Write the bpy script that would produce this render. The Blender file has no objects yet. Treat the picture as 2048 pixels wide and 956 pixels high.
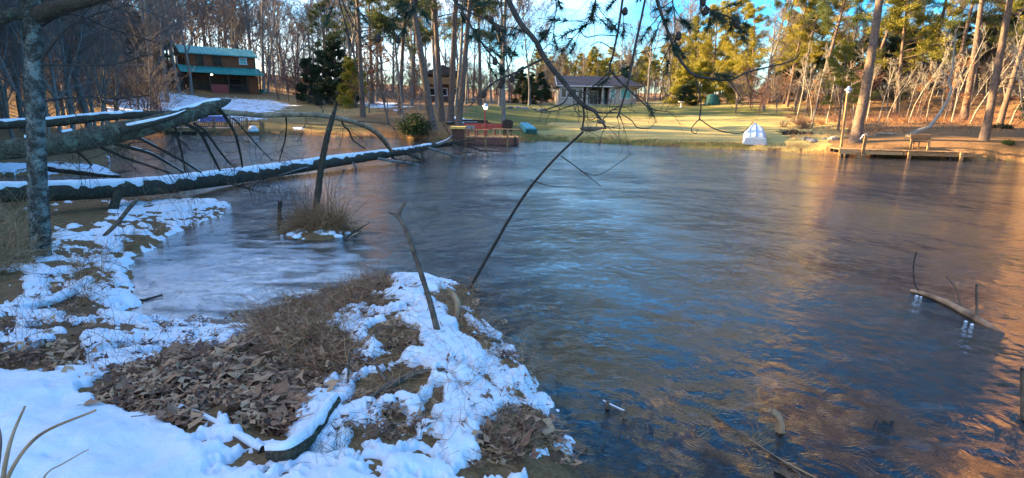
import bpy, math, random
import numpy as np
from mathutils import Vector, Matrix, Quaternion
random.seed(7); RNG = np.random.default_rng(7)
PI = math.pi
SC = bpy.context.scene
COL = SC.collection

# ------------------------------------------------------------------ camera
CAM_H = 2.3; FPX = 1100.0; PITCH = math.radians(13.4); ROLL = 0.018
cam_d = bpy.data.cameras.new('camera'); cam = bpy.data.objects.new('camera', cam_d); COL.objects.link(cam)
CR = Matrix.Rotation(PI/2-PITCH, 3, 'X') @ Matrix.Rotation(ROLL, 3, 'Z')
cam.matrix_world = Matrix.Translation((0, 0, CAM_H)) @ CR.to_4x4()
cam_d.sensor_width = 36; cam_d.lens = 36*FPX/2048; cam_d.clip_start = 0.05; cam_d.clip_end = 2000
SC.camera = cam

# ------------------------------------------------------------------ sky and sun
SUN_AZ = math.radians(-75); SUN_EL = math.radians(19)
wd = bpy.data.worlds.new("World"); SC.world = wd; wd.use_nodes = True
nt = wd.node_tree; N = nt.nodes; L = nt.links; N.clear()
out = N.new('ShaderNodeOutputWorld'); bg = N.new('ShaderNodeBackground'); L.new(bg.outputs[0], out.inputs[0])
sky = N.new('ShaderNodeTexSky'); sky.sky_type = 'NISHITA'; sky.sun_disc = False
sky.sun_elevation = SUN_EL; sky.sun_rotation = SUN_AZ; sky.air_density = 1.0; sky.dust_density = .4; sky.ozone_density = 3.5
hs = N.new('ShaderNodeHueSaturation'); hs.inputs['Saturation'].default_value = 1.6; L.new(sky.outputs[0], hs.inputs['Color'])
# thin high cloud: pale streaks, procedural, all round the sky
tc = N.new('ShaderNodeTexCoord'); mp = N.new('ShaderNodeMapping'); mp.inputs['Scale'].default_value = (1.3, 1.3, 5.0)
L.new(tc.outputs['Generated'], mp.inputs[0])
nz = N.new('ShaderNodeTexNoise'); nz.inputs['Scale'].default_value = 1.9; nz.inputs['Detail'].default_value = 6; nz.inputs['Distortion'].default_value = .4
L.new(mp.outputs[0], nz.inputs['Vector'])
cr = N.new('ShaderNodeValToRGB'); cr.color_ramp.elements[0].position = .42; cr.color_ramp.elements[1].position = .68
L.new(nz.outputs['Fac'], cr.inputs[0])
cm = N.new('ShaderNodeMath'); cm.operation = 'MULTIPLY'; L.new(cr.outputs[0], cm.inputs[0])
# the cloud veil is thicker toward the low sun and thins out away from it
sx_ = N.new('ShaderNodeSeparateXYZ'); L.new(tc.outputs['Generated'], sx_.inputs[0]); mr = N.new('ShaderNodeMapRange'); L.new(sx_.outputs[0], mr.inputs[0])
mr.inputs[1].default_value = .25; mr.inputs[2].default_value = -.45; mr.inputs[3].default_value = .10; mr.inputs[4].default_value = .92; L.new(mr.outputs[0], cm.inputs[1])
cl = N.new('ShaderNodeMixRGB'); L.new(cm.outputs[0], cl.inputs[0]); L.new(hs.outputs[0], cl.inputs[1]); cl.inputs[2].default_value = (8.6, 8.2, 8.0, 1)
L.new(cl.outputs[0], bg.inputs[0]); bg.inputs[1].default_value = 0.08
sd = bpy.data.lights.new('sun', 'SUN'); sd.energy = 5; sd.angle = math.radians(.6); sd.color = (1, .67, .30)
sun = bpy.data.objects.new('sun', sd); COL.objects.link(sun)
SDIR = Vector((math.sin(SUN_AZ)*math.cos(SUN_EL), math.cos(SUN_AZ)*math.cos(SUN_EL), math.sin(SUN_EL)))
sun.rotation_euler = SDIR.to_track_quat('Z', 'Y').to_euler(); sun.location = SDIR*200
VS = SC.view_settings; VS.view_transform = 'Standard'; VS.look = 'None'; VS.gamma = 1; VS.exposure = 2.78; VS.use_curve_mapping = False

# ------------------------------------------------------------------ photo geometry -> world
def ray(u, v):
    return CR @ Vector(((u-1024)/FPX, -(v-478)/FPX, -1))
def P(u, v, Y):
    d = ray(u, v); t = Y/d.y
    return Vector((d.x*t, Y, CAM_H+d.z*t))
def G(u, v, z=0.0):
    d = ray(u, v); t = (z-CAM_H)/d.z
    return Vector((d.x*t, d.y*t, z))
def pix(x, y, z):
    R = np.array(CR.transposed()); q = np.stack([x, y, z-CAM_H], -1) @ R.T
    w = np.maximum(-q[..., 2], 1e-3); ok = -q[..., 2] > .05
    return np.where(ok, 1024+FPX*q[..., 0]/w, -9999), np.where(ok, 478-FPX*q[..., 1]/w, -9999)

# ------------------------------------------------------------------ numpy noise
def _h(ix, iy, s):
    n = (ix*374761393 + iy*668265263 + s*974634777) & 0xffffffff
    n = ((n ^ (n >> 13))*1274126177) & 0xffffffff
    return ((n ^ (n >> 16)) & 0xffff)/65535.0
def vn(x, y, s=0):
    x = np.asarray(x, float); y = np.asarray(y, float)
    ix = np.floor(x).astype(np.int64); iy = np.floor(y).astype(np.int64); fx = x-ix; fy = y-iy
    fx = fx*fx*(3-2*fx); fy = fy*fy*(3-2*fy)
    return (_h(ix, iy, s)*(1-fx)+_h(ix+1, iy, s)*fx)*(1-fy)+(_h(ix, iy+1, s)*(1-fx)+_h(ix+1, iy+1, s)*fx)*fy
def fbm(x, y, o=4, s=0):
    a = 0; w = 1; t = 0
    for i in range(o):
        a = a+w*vn(np.asarray(x)*2**i+i*17.3, np.asarray(y)*2**i-i*9.1, s+i); t += w; w *= .5
    return a/t-.5
def poly_sd(x, y, poly):               # signed distance, positive outside
    p = np.asarray(poly, float); x = np.asarray(x, float); y = np.asarray(y, float)
    d = np.full(x.shape, 1e9); ins = np.zeros(x.shape, bool)
    for i in range(len(p)):
        a = p[i]; b = p[(i+1) % len(p)]; e = b-a
        wx = x-a[0]; wy = y-a[1]; t = np.clip((wx*e[0]+wy*e[1])/(e@e+1e-12), 0, 1)
        d = np.minimum(d, (wx-t*e[0])**2+(wy-t*e[1])**2)
        c = ((a[1] > y) != (b[1] > y)); xx = a[0]+(y-a[1])*e[0]/(e[1] if abs(e[1]) > 1e-9 else 1e-9)
        ins ^= (c & (x < xx))
    d = np.sqrt(d); return np.where(ins, -d, d)
def sm(a, b, x):
    t = np.clip((x-a)/(b-a), 0, 1); return t*t*(3-2*t)

# ------------------------------------------------------------------ terrain
near_px = [(1186, 956), (1150, 905), (1100, 850), (1072, 780), (1030, 720), (1005, 680), (965, 640), (948, 590), (900, 563), (840, 548), (780, 553),
           (720, 580), (650, 612), (590, 640), (520, 655), (440, 655), (330, 648), (235, 640), (290, 605), (250, 570), (265, 530), (300, 490), (340, 470),
           (400, 450), (440, 432), (465, 408), (430, 396), (330, 396), (120, 392), (-60, 395), (-300, 395), (-300, 352), (60, 352), (235, 350), (205, 330), (225, 308), (240, 290), (285, 276), (330, 267),
           (400, 268), (500, 271), (600, 270), (700, 275), (800, 275), (880, 279), (960, 282), (1040, 283), (1100, 281), (1200, 286), (1300, 291), (1400, 295), (1500, 299), (1600, 303),
           (1680, 309), (1800, 315), (1900, 319), (2048, 323)]
POND = [(G(u, v).x, G(u, v).y) for u, v in near_px]
POND += [(31, 22), (34, 12), (27, 0), (14, -8), (6, -8), (2.6, -4), (1.6, 0), (.95, 1.3)]
ctrl = [(0, 0, .55), (-3, 0, .6), (-8, 0, .8), (0, -5, .8), (1.2, -3, .4), (-8, 4, .6), (-14, 5, 1.0), (-14, 10, .6),
        (0, -40, 3), (-40, -20, 5), (-80, 20, 12), (-60, 60, 9), (-100, 90, 15), (-30, 10, 2.5), (-45, 35, 5), (60, 20, 3.5), (60, 60, 6), (40, 8, 1.2), (40, -10, 1.5),
        (0, 200, 8), (-150, 200, 16), (150, 200, 10), (0, 400, 14), (300, 100, 14), (-300, 100, 22), (300, -200, 12), (-300, -200, 18), (0, -300, 12), (300, 400, 18), (-300, 400, 20)]
for u, v, z in [(100, 850, .5), (500, 900, .5), (800, 850, .42), (1000, 900, .25), (870, 690, .38), (820, 590, .28), (600, 700, .22), (400, 730, .25),
                (200, 700, .3), (100, 600, .32), (60, 520, .35), (300, 430, .12), (0, 430, .35)]:
    g = G(u, v, z); ctrl.append((g.x, g.y, z))
for u, v, Y in [(150, 230, 45), (40, 240, 34), (300, 215, 52), (300, 190, 66), (445, 187, 78), (380, 186, 74), (560, 193, 80), (650, 215, 62), (620, 248, 46), (760, 250, 46), (760, 215, 62), (500, 225, 55),
                (850, 235, 48), (930, 215, 60), (900, 205, 85), (1000, 206, 85), (1000, 240, 50), (1100, 240, 52), (1200, 240, 55), (1200, 211, 88), (1300, 210, 86), (1400, 209, 80),
                (1550, 214, 68), (1400, 240, 56), (1550, 245, 50), (1650, 270, 38), (1650, 228, 60), (1750, 250, 42), (1850, 272, 34), (1950, 247, 42), (2040, 282, 32), (2040, 247, 44), (1850, 233, 55),
                (700, 262, 42), (1150, 262, 43), (1300, 265, 41), (1450, 270, 40), (1100, 209, 100), (1250, 208, 100)]:
    q = P(u, v, Y); ctrl.append((q.x, q.y, q.z))
ctrl = np.array(ctrl); _c = ctrl[:, :2]/50
def _U(r2): return np.where(r2 > 1e-12, r2*np.log(r2+1e-12), 0)
_n = len(_c); _A = np.zeros((_n+3, _n+3)); _d2 = ((_c[:, None]-_c[None])**2).sum(-1)
_A[:_n, :_n] = _U(_d2)+np.eye(_n)*2e-3; _A[:_n, _n] = 1; _A[:_n, _n+1:] = _c; _A[_n:, :_n] = _A[:_n, _n:].T
_W = np.linalg.solve(_A, np.r_[ctrl[:, 2], 0, 0, 0])
def tps(x, y):
    x = np.asarray(x, float)/50; y = np.asarray(y, float)/50; z = _W[_n]+_W[_n+1]*x+_W[_n+2]*y
    for i in range(_n): z = z+_W[i]*_U((x-_c[i, 0])**2+(y-_c[i, 1])**2)
    return z
ISL = G(628, 470)
def terrain(x, y):
    x = np.asarray(x, float); y = np.asarray(y, float); r = np.hypot(x, y)
    sd = poly_sd(x, y, POND)
    sd = sd+fbm(x*1.6, y*1.6, 4, 3)*np.clip(.35+r*.01, 0, .9)*np.exp(-np.abs(sd)/1.2)
    T = np.clip(tps(x, y), .08, 40)
    near = sm(16, 9, r)
    T = T+near*(fbm(x*1.3, y*1.3, 3, 11)*.22+fbm(x*5, y*5, 3, 15)*.06)+(1-near)*fbm(x*.22, y*.22, 4, 21)*.3*sm(2, 10, sd)
    T = np.maximum(T, .04)
    land = T*(1-np.exp(-np.maximum(sd, 0)/(.35+.25*sm(3, 15, r))))
    bed = -np.minimum(.5, .10+.30*np.maximum(-sd, 0))*sm(0, .15, -sd)
    z = np.where(sd > 0, land, bed)
    di = np.hypot((x-ISL.x)/.62, (y-ISL.y)/.55)+fbm(x*4, y*4, 3, 5)*.5
    z = np.maximum(z, .10-.14*di**2-.02) if True else z
    return z, sd
def tz(x, y): return float(terrain(np.array([x]), np.array([y]))[0][0])
def GT(u, v, tmax=160):                # where the sight line through (u, v) meets the terrain
    d = ray(u, v); t = np.geomspace(1.2, tmax, 500)
    x = d.x*t; y = d.y*t; z = CAM_H+d.z*t; h = np.maximum(terrain(x, y)[0], 0)
    i = np.argmax(z < h)
    if not (z < h).any(): i = len(t)-1
    if i == 0: return Vector((x[0], y[0], h[0]))
    a = (z[i-1]-h[i-1]); b = (h[i]-z[i]); f = a/(a+b+1e-9); tt = t[i-1]*(1-f)+t[i]*f
    return Vector((d.x*tt, d.y*tt, CAM_H+d.z*tt))
def ground_at(u, Y):                   # ground point in column u (taken at the horizon) at distance Y
    q = P(u, 225, Y); return Vector((q.x, q.y, max(tz(q.x, q.y), 0)))

# ------------------------------------------------------------------ node materials
def mat(name, **k):
    m = bpy.data.materials.new(name); m.use_nodes = True; nt = m.node_tree; b = nt.nodes['Principled BSDF']
    b.inputs['Roughness'].default_value = k.get('rough', .85)
    b.inputs['Specular IOR Level'].default_value = k.get('spec', .3)
    if 'metal' in k: b.inputs['Metallic'].default_value = k['metal']
    pos = nt.nodes.new('ShaderNodeNewGeometry') if k.get('space') == 'world' else nt.nodes.new('ShaderNodeTexCoord')
    vec = pos.outputs['Position'] if k.get('space') == 'world' else pos.outputs['Object']
    if 'stretch' in k:
        mp = nt.nodes.new('ShaderNodeMapping'); mp.inputs['Scale'].default_value = k['stretch']; nt.links.new(vec, mp.inputs[0]); vec = mp.outputs[0]
    nz = nt.nodes.new('ShaderNodeTexNoise'); nz.inputs['Scale'].default_value = k.get('scale', 5); nz.inputs['Detail'].default_value = k.get('detail', 5); nz.inputs['Roughness'].default_value = .65
    nt.links.new(vec, nz.inputs['Vector'])
    rp = nt.nodes.new('ShaderNodeValToRGB'); cs = k['cols']; E = rp.color_ramp.elements
    lo, hi = k.get('span', (.3, .7))
    while len(E) < len(cs): E.new(.5)
    for i, c in enumerate(cs): E[i].position = lo+(hi-lo)*i/max(1, len(cs)-1); E[i].color = (*c, 1)
    fac = nz.outputs['Fac']
    if k.get('island'):
        g = nt.nodes.new('ShaderNodeNewGeometry'); mx = nt.nodes.new('ShaderNodeMath'); mx.operation = 'MULTIPLY_ADD'
        nt.links.new(g.outputs['Random Per Island'], mx.inputs[0]); mx.inputs[1].default_value = .5; 
        m2 = nt.nodes.new('ShaderNodeMath'); m2.operation = 'MULTIPLY'; m2.inputs[1].default_value = .5; nt.links.new(fac, m2.inputs[0]); nt.links.new(m2.outputs[0], mx.inputs[2]); fac = mx.outputs[0]
    if k.get('obj'):
        g = nt.nodes.new('ShaderNodeObjectInfo'); mx = nt.nodes.new('ShaderNodeMath'); mx.operation = 'MULTIPLY_ADD'
        nt.links.new(g.outputs['Random'], mx.inputs[0]); mx.inputs[1].default_value = k['obj']
        m2 = nt.nodes.new('ShaderNodeMath'); m2.operation = 'SUBTRACT'; m2.inputs[1].default_value = k['obj']/2; nt.links.new(fac, m2.inputs[0]); nt.links.new(m2.outputs[0], mx.inputs[2]); fac = mx.outputs[0]
    nt.links.new(fac, rp.inputs[0]); nt.links.new(rp.outputs[0], b.inputs['Base Color'])
    if k.get('bump'):
        bp = nt.nodes.new('ShaderNodeBump'); bp.inputs['Strength'].default_value = k['bump']; bp.inputs['Distance'].default_value = k.get('bdist', .02)
        nt.links.new(nz.outputs['Fac'], bp.inputs['Height']); nt.links.new(bp.outputs[0], b.inputs['Normal'])
    if k.get('trans'):                 # thin leaves let light through
        tr = nt.nodes.new('ShaderNodeBsdfTranslucent'); ms = nt.nodes.new('ShaderNodeMixShader'); ms.inputs[0].default_value = k['trans']
        nt.links.new(rp.outputs[0], tr.inputs[0]); nt.links.new(b.outputs[0], ms.inputs[1]); nt.links.new(tr.outputs[0], ms.inputs[2])
        nt.links.new(ms.outputs[0], nt.nodes['Material Output'].inputs[0])
    return m
M = {}
M['bark'] = mat('grey_bark', cols=[(.09, .08, .075), (.19, .17, .15), (.27, .25, .22)], scale=3, stretch=(6, 6, 1.2), bump=.7, bdist=.03)
M['bark_pine'] = mat('pine_bark', cols=[(.06, .045, .038), (.15, .105, .08), (.24, .16, .11)], scale=3.5, stretch=(5, 5, 1.3), bump=.9, bdist=.04)
M['bark_pale'] = mat('pale_bark', cols=[(.16, .14, .11), (.30, .27, .22), (.42, .38, .31)], scale=3, stretch=(4, 4, 1.5), bump=.3)
M['twig'] = mat('twig_bark', cols=[(.10, .08, .07), (.20, .16, .14)], scale=2, obj=.3)
M['twig_red'] = mat('reddish_twigs', cols=[(.16, .08, .065), (.28, .16, .12)], scale=2, obj=.3)
M['twig_dark'] = mat('dark_wet_twig', cols=[(.025, .02, .018), (.09, .07, .055)], scale=18, bump=.6, bdist=.004)
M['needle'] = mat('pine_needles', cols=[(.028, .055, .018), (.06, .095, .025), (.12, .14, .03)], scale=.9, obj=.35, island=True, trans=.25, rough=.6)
M['needle_y'] = mat('sun_tinted_needles', cols=[(.10, .12, .018), (.26, .24, .03), (.42, .34, .045)], scale=.9, obj=.2, island=True, trans=.35, rough=.6)  # yellow-green needles with golden sunlight put into the colour
M['needle_d'] = mat('dark_conifer_needles', cols=[(.012, .028, .014), (.03, .055, .022), (.05, .075, .03)], scale=1.2, obj=.2, island=True, trans=.15, rough=.6)
M['needle_near'] = mat('hanging_pine_needles', cols=[(.02, .045, .03), (.05, .085, .04)], scale=5, island=True, trans=.2, rough=.5)
M['leaf_green'] = mat('evergreen_leaves', cols=[(.015, .035, .012), (.05, .08, .025)], scale=4, island=True, trans=.1, rough=.75, spec=.15)
M['leaf_orange'] = mat('clinging_orange_leaves', cols=[(.20, .08, .03), (.36, .18, .06)], scale=3, island=True, trans=.35)
M['leaf'] = mat('dead_leaf', cols=[(.11, .05, .032), (.32, .16, .085), (.56, .33, .18)], scale=9, obj=.5, island=True, trans=.12, rough=.6, bump=.4, bdist=.004)
M['straw'] = mat('dry_grass', cols=[(.12, .05, .025), (.44, .20, .085), (.74, .44, .22)], scale=6, island=True, trans=.2, rough=.7)
M['straw_y'] = mat('pale_dry_grass', cols=[(.30, .17, .08), (.48, .31, .16), (.60, .43, .25)], scale=6, island=True, trans=.25, rough=.7)
M['deck'] = mat('weathered_deck_wood', cols=[(.15, .085, .045), (.30, .18, .085), (.40, .26, .13)], scale=2.5, stretch=(1, 6, 6), obj=.25, bump=.3)
M['wood_dark'] = mat('dark_wet_wood', cols=[(.03, .022, .018), (.08, .06, .045)], scale=6, bump=.5)
M['red_wood'] = mat('red_painted_wood', cols=[(.28, .05, .045), (.42, .09, .07)], scale=5, rough=.6)
M['yellow'] = mat('yellow_painted_wood', cols=[(.55, .38, .10), (.70, .52, .16)], scale=4, rough=.6)
M['steel'] = mat('galvanised_steel', cols=[(.42, .46, .52), (.58, .62, .68)], scale=12, rough=.35, metal=.7)
M['white'] = mat('white_trim_paint', cols=[(.68, .68, .70), (.80, .80, .80)], scale=6, rough=.5)
M['stucco'] = mat('cream_masonry', cols=[(.36, .31, .26), (.50, .44, .38)], scale=1.6, detail=8, bump=.3)
M['shingle'] = mat('dark_shingle_roof', cols=[(.06, .047, .045), (.12, .095, .088)], scale=3, stretch=(1, 1, 7), bump=.4)
M['teal'] = mat('teal_metal_roof', cols=[(.03, .24, .21), (.06, .36, .31)], scale=1.5, rough=.45, spec=.5)
M['log'] = mat('stained_board_wall', cols=[(.15, .05, .025), (.30, .11, .045)], scale=1.5, stretch=(1, 1, 9), bump=.4)
M['cab_dark'] = mat('dark_boards', cols=[(.05, .035, .028), (.10, .07, .05)], scale=3)  # dark brown boards for porch, posts, railing, shed and vent
M['glass'] = mat('dark_window_glass', cols=[(.012, .015, .018), (.025, .03, .034)], scale=3, rough=.12, spec=.35)
M['blind'] = mat('teal_window_blind', cols=[(.10, .34, .31), (.15, .45, .40)], scale=2, rough=.3, spec=.4)
M['boat_white'] = mat('pale_boat_hull', cols=[(.42, .50, .58), (.58, .65, .72)], scale=3, rough=.4, spec=.5)
M['boat_teal'] = mat('teal_boat_hull', cols=[(.05, .26, .30), (.09, .38, .42)], scale=3, rough=.4, spec=.5)
M['tarp'] = mat('dark_green_cover', cols=[(.01, .06, .055), (.03, .13, .11)], scale=3, rough=.5, bump=.5, bdist=.05)
M['rock'] = mat('grey_rock', cols=[(.10, .10, .10), (.24, .23, .22), (.36, .35, .34)], scale=3, obj=.3, bump=.8, bdist=.03)
M['ash'] = mat('charred_brush', cols=[(.02, .018, .017), (.07, .055, .045)], scale=6, bump=.8)
M['blue'] = mat('blue_tarpaulin', cols=[(.02, .08, .42), (.04, .16, .60)], scale=3, rough=.4)
M['pink'] = mat('faded_red_plastic', cols=[(.50, .10, .12), (.62, .20, .20)], scale=3, rough=.5)
M['brown_paint'] = mat('dark_red_brown_cabinet', cols=[(.07, .04, .035), (.14, .08, .06)], scale=4)
M['cone'] = mat('pine_cone_scales', cols=[(.03, .022, .02), (.08, .055, .04)], scale=60)
M['bare_wood'] = mat('barkless_orange_wood', cols=[(.12, .07, .045), (.42, .24, .13), (.55, .36, .22)], scale=2.2, bump=.4, stretch=(2, 2, 2))
M['mud'] = mat('pond_mud', cols=[(.03, .025, .02), (.07, .055, .04)], scale=5)

def lichen_mat(name, moss, lich, cover, scale):
    m = bpy.data.materials.new(name); m.use_nodes = True; nt = m.node_tree; N = nt.nodes; L = nt.links; b = N['Principled BSDF']; b.inputs['Roughness'].default_value = .9; b.inputs['Specular IOR Level'].default_value = .2
    t = N.new('ShaderNodeTexCoord'); n1 = N.new('ShaderNodeTexNoise'); n1.inputs['Scale'].default_value = scale; n1.inputs['Detail'].default_value = 8; n1.inputs['Roughness'].default_value = .7
    n2 = N.new('ShaderNodeTexNoise'); n2.inputs['Scale'].default_value = scale*6; n2.inputs['Detail'].default_value = 6
    v = N.new('ShaderNodeTexVoronoi'); v.inputs['Scale'].default_value = scale*7; v.inputs['Randomness'].default_value = 1
    for n in (n1, n2, v): L.new(t.outputs['Object'], n.inputs['Vector'])
    r1 = N.new('ShaderNodeValToRGB'); r1.color_ramp.elements[0].color = (*moss[0], 1); r1.color_ramp.elements[1].color = (*moss[1], 1); r1.color_ramp.elements[0].position = .35; r1.color_ramp.elements[1].position = .65; L.new(n2.outputs['Fac'], r1.inputs[0])
    r2 = N.new('ShaderNodeValToRGB'); r2.color_ramp.elements[0].color = (*lich[0], 1); r2.color_ramp.elements[1].color = (*lich[1], 1); L.new(v.outputs['Distance'], r2.inputs[0])
    r3 = N.new('ShaderNodeValToRGB'); r3.color_ramp.elements[0].position = cover; r3.color_ramp.elements[1].position = cover+.12; L.new(n1.outputs['Fac'], r3.inputs[0])
    mx = N.new('ShaderNodeMixRGB'); L.new(r3.outputs[0], mx.inputs[0]); L.new(r1.outputs[0], mx.inputs[1]); L.new(r2.outputs[0], mx.inputs[2]); L.new(mx.outputs[0], b.inputs['Base Color'])
    ad = N.new('ShaderNodeMath'); ad.operation = 'MULTIPLY_ADD'; L.new(r3.outputs[0], ad.inputs[0]); ad.inputs[1].default_value = .5; L.new(n2.outputs['Fac'], ad.inputs[2])
    bp = N.new('ShaderNodeBump'); bp.inputs['Strength'].default_value = .9; bp.inputs['Distance'].default_value = .03; L.new(ad.outputs[0], bp.inputs['Height']); L.new(bp.outputs[0], b.inputs['Normal'])
    return m
M['lichen'] = lichen_mat('lichen_covered_bark', [(.035, .035, .028), (.12, .10, .08)], [(.36, .37, .32), (.17, .18, .155)], .44, 9)
M['mossy'] = lichen_mat('mossy_wet_bark', [(.035, .03, .022), (.11, .085, .06)], [(.17, .17, .11), (.09, .09, .05)], .52, 9)

M['mossy_lichen'] = lichen_mat('mossy_lichened_bark', [(.04, .034, .022), (.15, .115, .075)], [(.27, .28, .19), (.13, .14, .09)], .50, 6)
# snow: bright, soft, sparkling grain
def snow_mat():
    m = bpy.data.materials.new('snow'); m.use_nodes = True; nt = m.node_tree; N = nt.nodes; L = nt.links; b = N['Principled BSDF']
    b.inputs['Base Color'].default_value = (.85, .87, .9, 1); b.inputs['Roughness'].default_value = .55; b.inputs['Specular IOR Level'].default_value = .35
    g = N.new('ShaderNodeNewGeometry'); n = N.new('ShaderNodeTexNoise'); n.inputs['Scale'].default_value = 60; n.inputs['Detail'].default_value = 6; n.inputs['Roughness'].default_value = .8; L.new(g.outputs['Position'], n.inputs['Vector'])
    n2 = N.new('ShaderNodeTexNoise'); n2.inputs['Scale'].default_value = 9; n2.inputs['Detail'].default_value = 4; L.new(g.outputs['Position'], n2.inputs['Vector'])
    r = N.new('ShaderNodeValToRGB'); r.color_ramp.elements[0].position = .3; r.color_ramp.elements[0].color = (.72, .76, .82, 1); r.color_ramp.elements[1].position = .5; r.color_ramp.elements[1].color = (.87, .89, .92, 1); L.new(n.outputs['Fac'], r.inputs[0]); L.new(r.outputs[0], b.inputs['Base Color'])
    a = N.new('ShaderNodeMath'); a.operation = 'MULTIPLY_ADD'; L.new(n2.outputs['Fac'], a.inputs[0]); a.inputs[1].default_value = 2.2; L.new(n.outputs['Fac'], a.inputs[2])
    bp = N.new('ShaderNodeBump'); bp.inputs['Strength'].default_value = .6; bp.inputs['Distance'].default_value = .012; L.new(a.outputs[0], bp.inputs['Height']); L.new(bp.outputs[0], b.inputs['Normal'])
    return m
M['snow'] = snow_mat()

def ground_mat():
    m = bpy.data.materials.new('leafy_ground'); m.use_nodes = True; nt = m.node_tree; N = nt.nodes; L = nt.links; b = N['Principled BSDF']; b.inputs['Roughness'].default_value = .9; b.inputs['Specular IOR Level'].default_value = .15
    g = N.new('ShaderNodeNewGeometry'); at = N.new('ShaderNodeAttribute'); at.attribute_name = 'mask'; sp = N.new('ShaderNodeSeparateColor'); L.new(at.outputs['Color'], sp.inputs[0])
    def noise(s, d=6, vec=None):
        n = N.new('ShaderNodeTexNoise'); n.inputs['Scale'].default_value = s; n.inputs['Detail'].default_value = d; n.inputs['Roughness'].default_value = .7; L.new(vec or g.outputs['Position'], n.inputs['Vector']); return n.outputs['Fac']
    def ramp(f, cs, lo=.3, hi=.7):
        r = N.new('ShaderNodeValToRGB'); E = r.color_ramp.elements
        while len(E) < len(cs): E.new(.5)
        for i, c in enumerate(cs): E[i].position = lo+(hi-lo)*i/(len(cs)-1); E[i].color = (*c, 1)
        L.new(f, r.inputs[0]); return r.outputs[0]
    def mix(f, a, c):
        x = N.new('ShaderNodeMixRGB'); L.new(f, x.inputs[0]); L.new(a, x.inputs[1]); L.new(c, x.inputs[2]); return x.outputs[0]
    def thr(mask, nf, lo, hi):         # break the mask's edge up with noise
        a = N.new('ShaderNodeMath'); a.operation = 'MULTIPLY_ADD'; L.new(nf, a.inputs[0]); a.inputs[1].default_value = 2.4; s = N.new('ShaderNodeMath'); s.operation = 'SUBTRACT'; L.new(mask, s.inputs[0]); s.inputs[1].default_value = 1.2; L.new(s.outputs[0], a.inputs[2])
        return ramp(a.outputs[0], [(0, 0, 0), (1, 1, 1)], lo, hi)
    n_a = noise(1.1); n_b = noise(7); n_c = noise(38, 4)
    v = N.new('ShaderNodeTexVoronoi'); v.inputs['Scale'].default_value = 14; L.new(g.outputs['Position'], v.inputs['Vector'])
    litter = mix(n_a, ramp(n_b, [(.09, .045, .02), (.24, .125, .05), (.38, .22, .09)]), ramp(n_c, [(.09, .055, .03), (.24, .145, .07), (.38, .26, .13)]))
    green = mix(n_a, ramp(n_b, [(.08, .10, .022), (.16, .17, .04)]), ramp(n_c, [(.11, .11, .035), (.22, .20, .06)]))
    tan = mix(n_a, ramp(n_b, [(.36, .27, .09), (.54, .42, .15)]), ramp(n_c, [(.28, .23, .07), (.58, .46, .18)]))
    snow = ramp(n_c, [(.70, .76, .86), (.84, .89, .94)])
    c = mix(thr(sp.outputs[1], n_b, .35, .65), litter, tan); c = mix(thr(sp.outputs[0], n_b, .35, .65), c, green)
    c = mix(thr(sp.outputs[2], noise(1.6, 8), .47, .53), c, snow)
    L.new(c, b.inputs['Base Color'])
    bp = N.new('ShaderNodeBump'); bp.inputs['Strength'].default_value = .8; bp.inputs['Distance'].default_value = .06; L.new(mix(n_a, n_c, n_b), bp.inputs['Height']); L.new(bp.outputs[0], b.inputs['Normal'])
    return m
M['ground'] = ground_mat()

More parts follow.
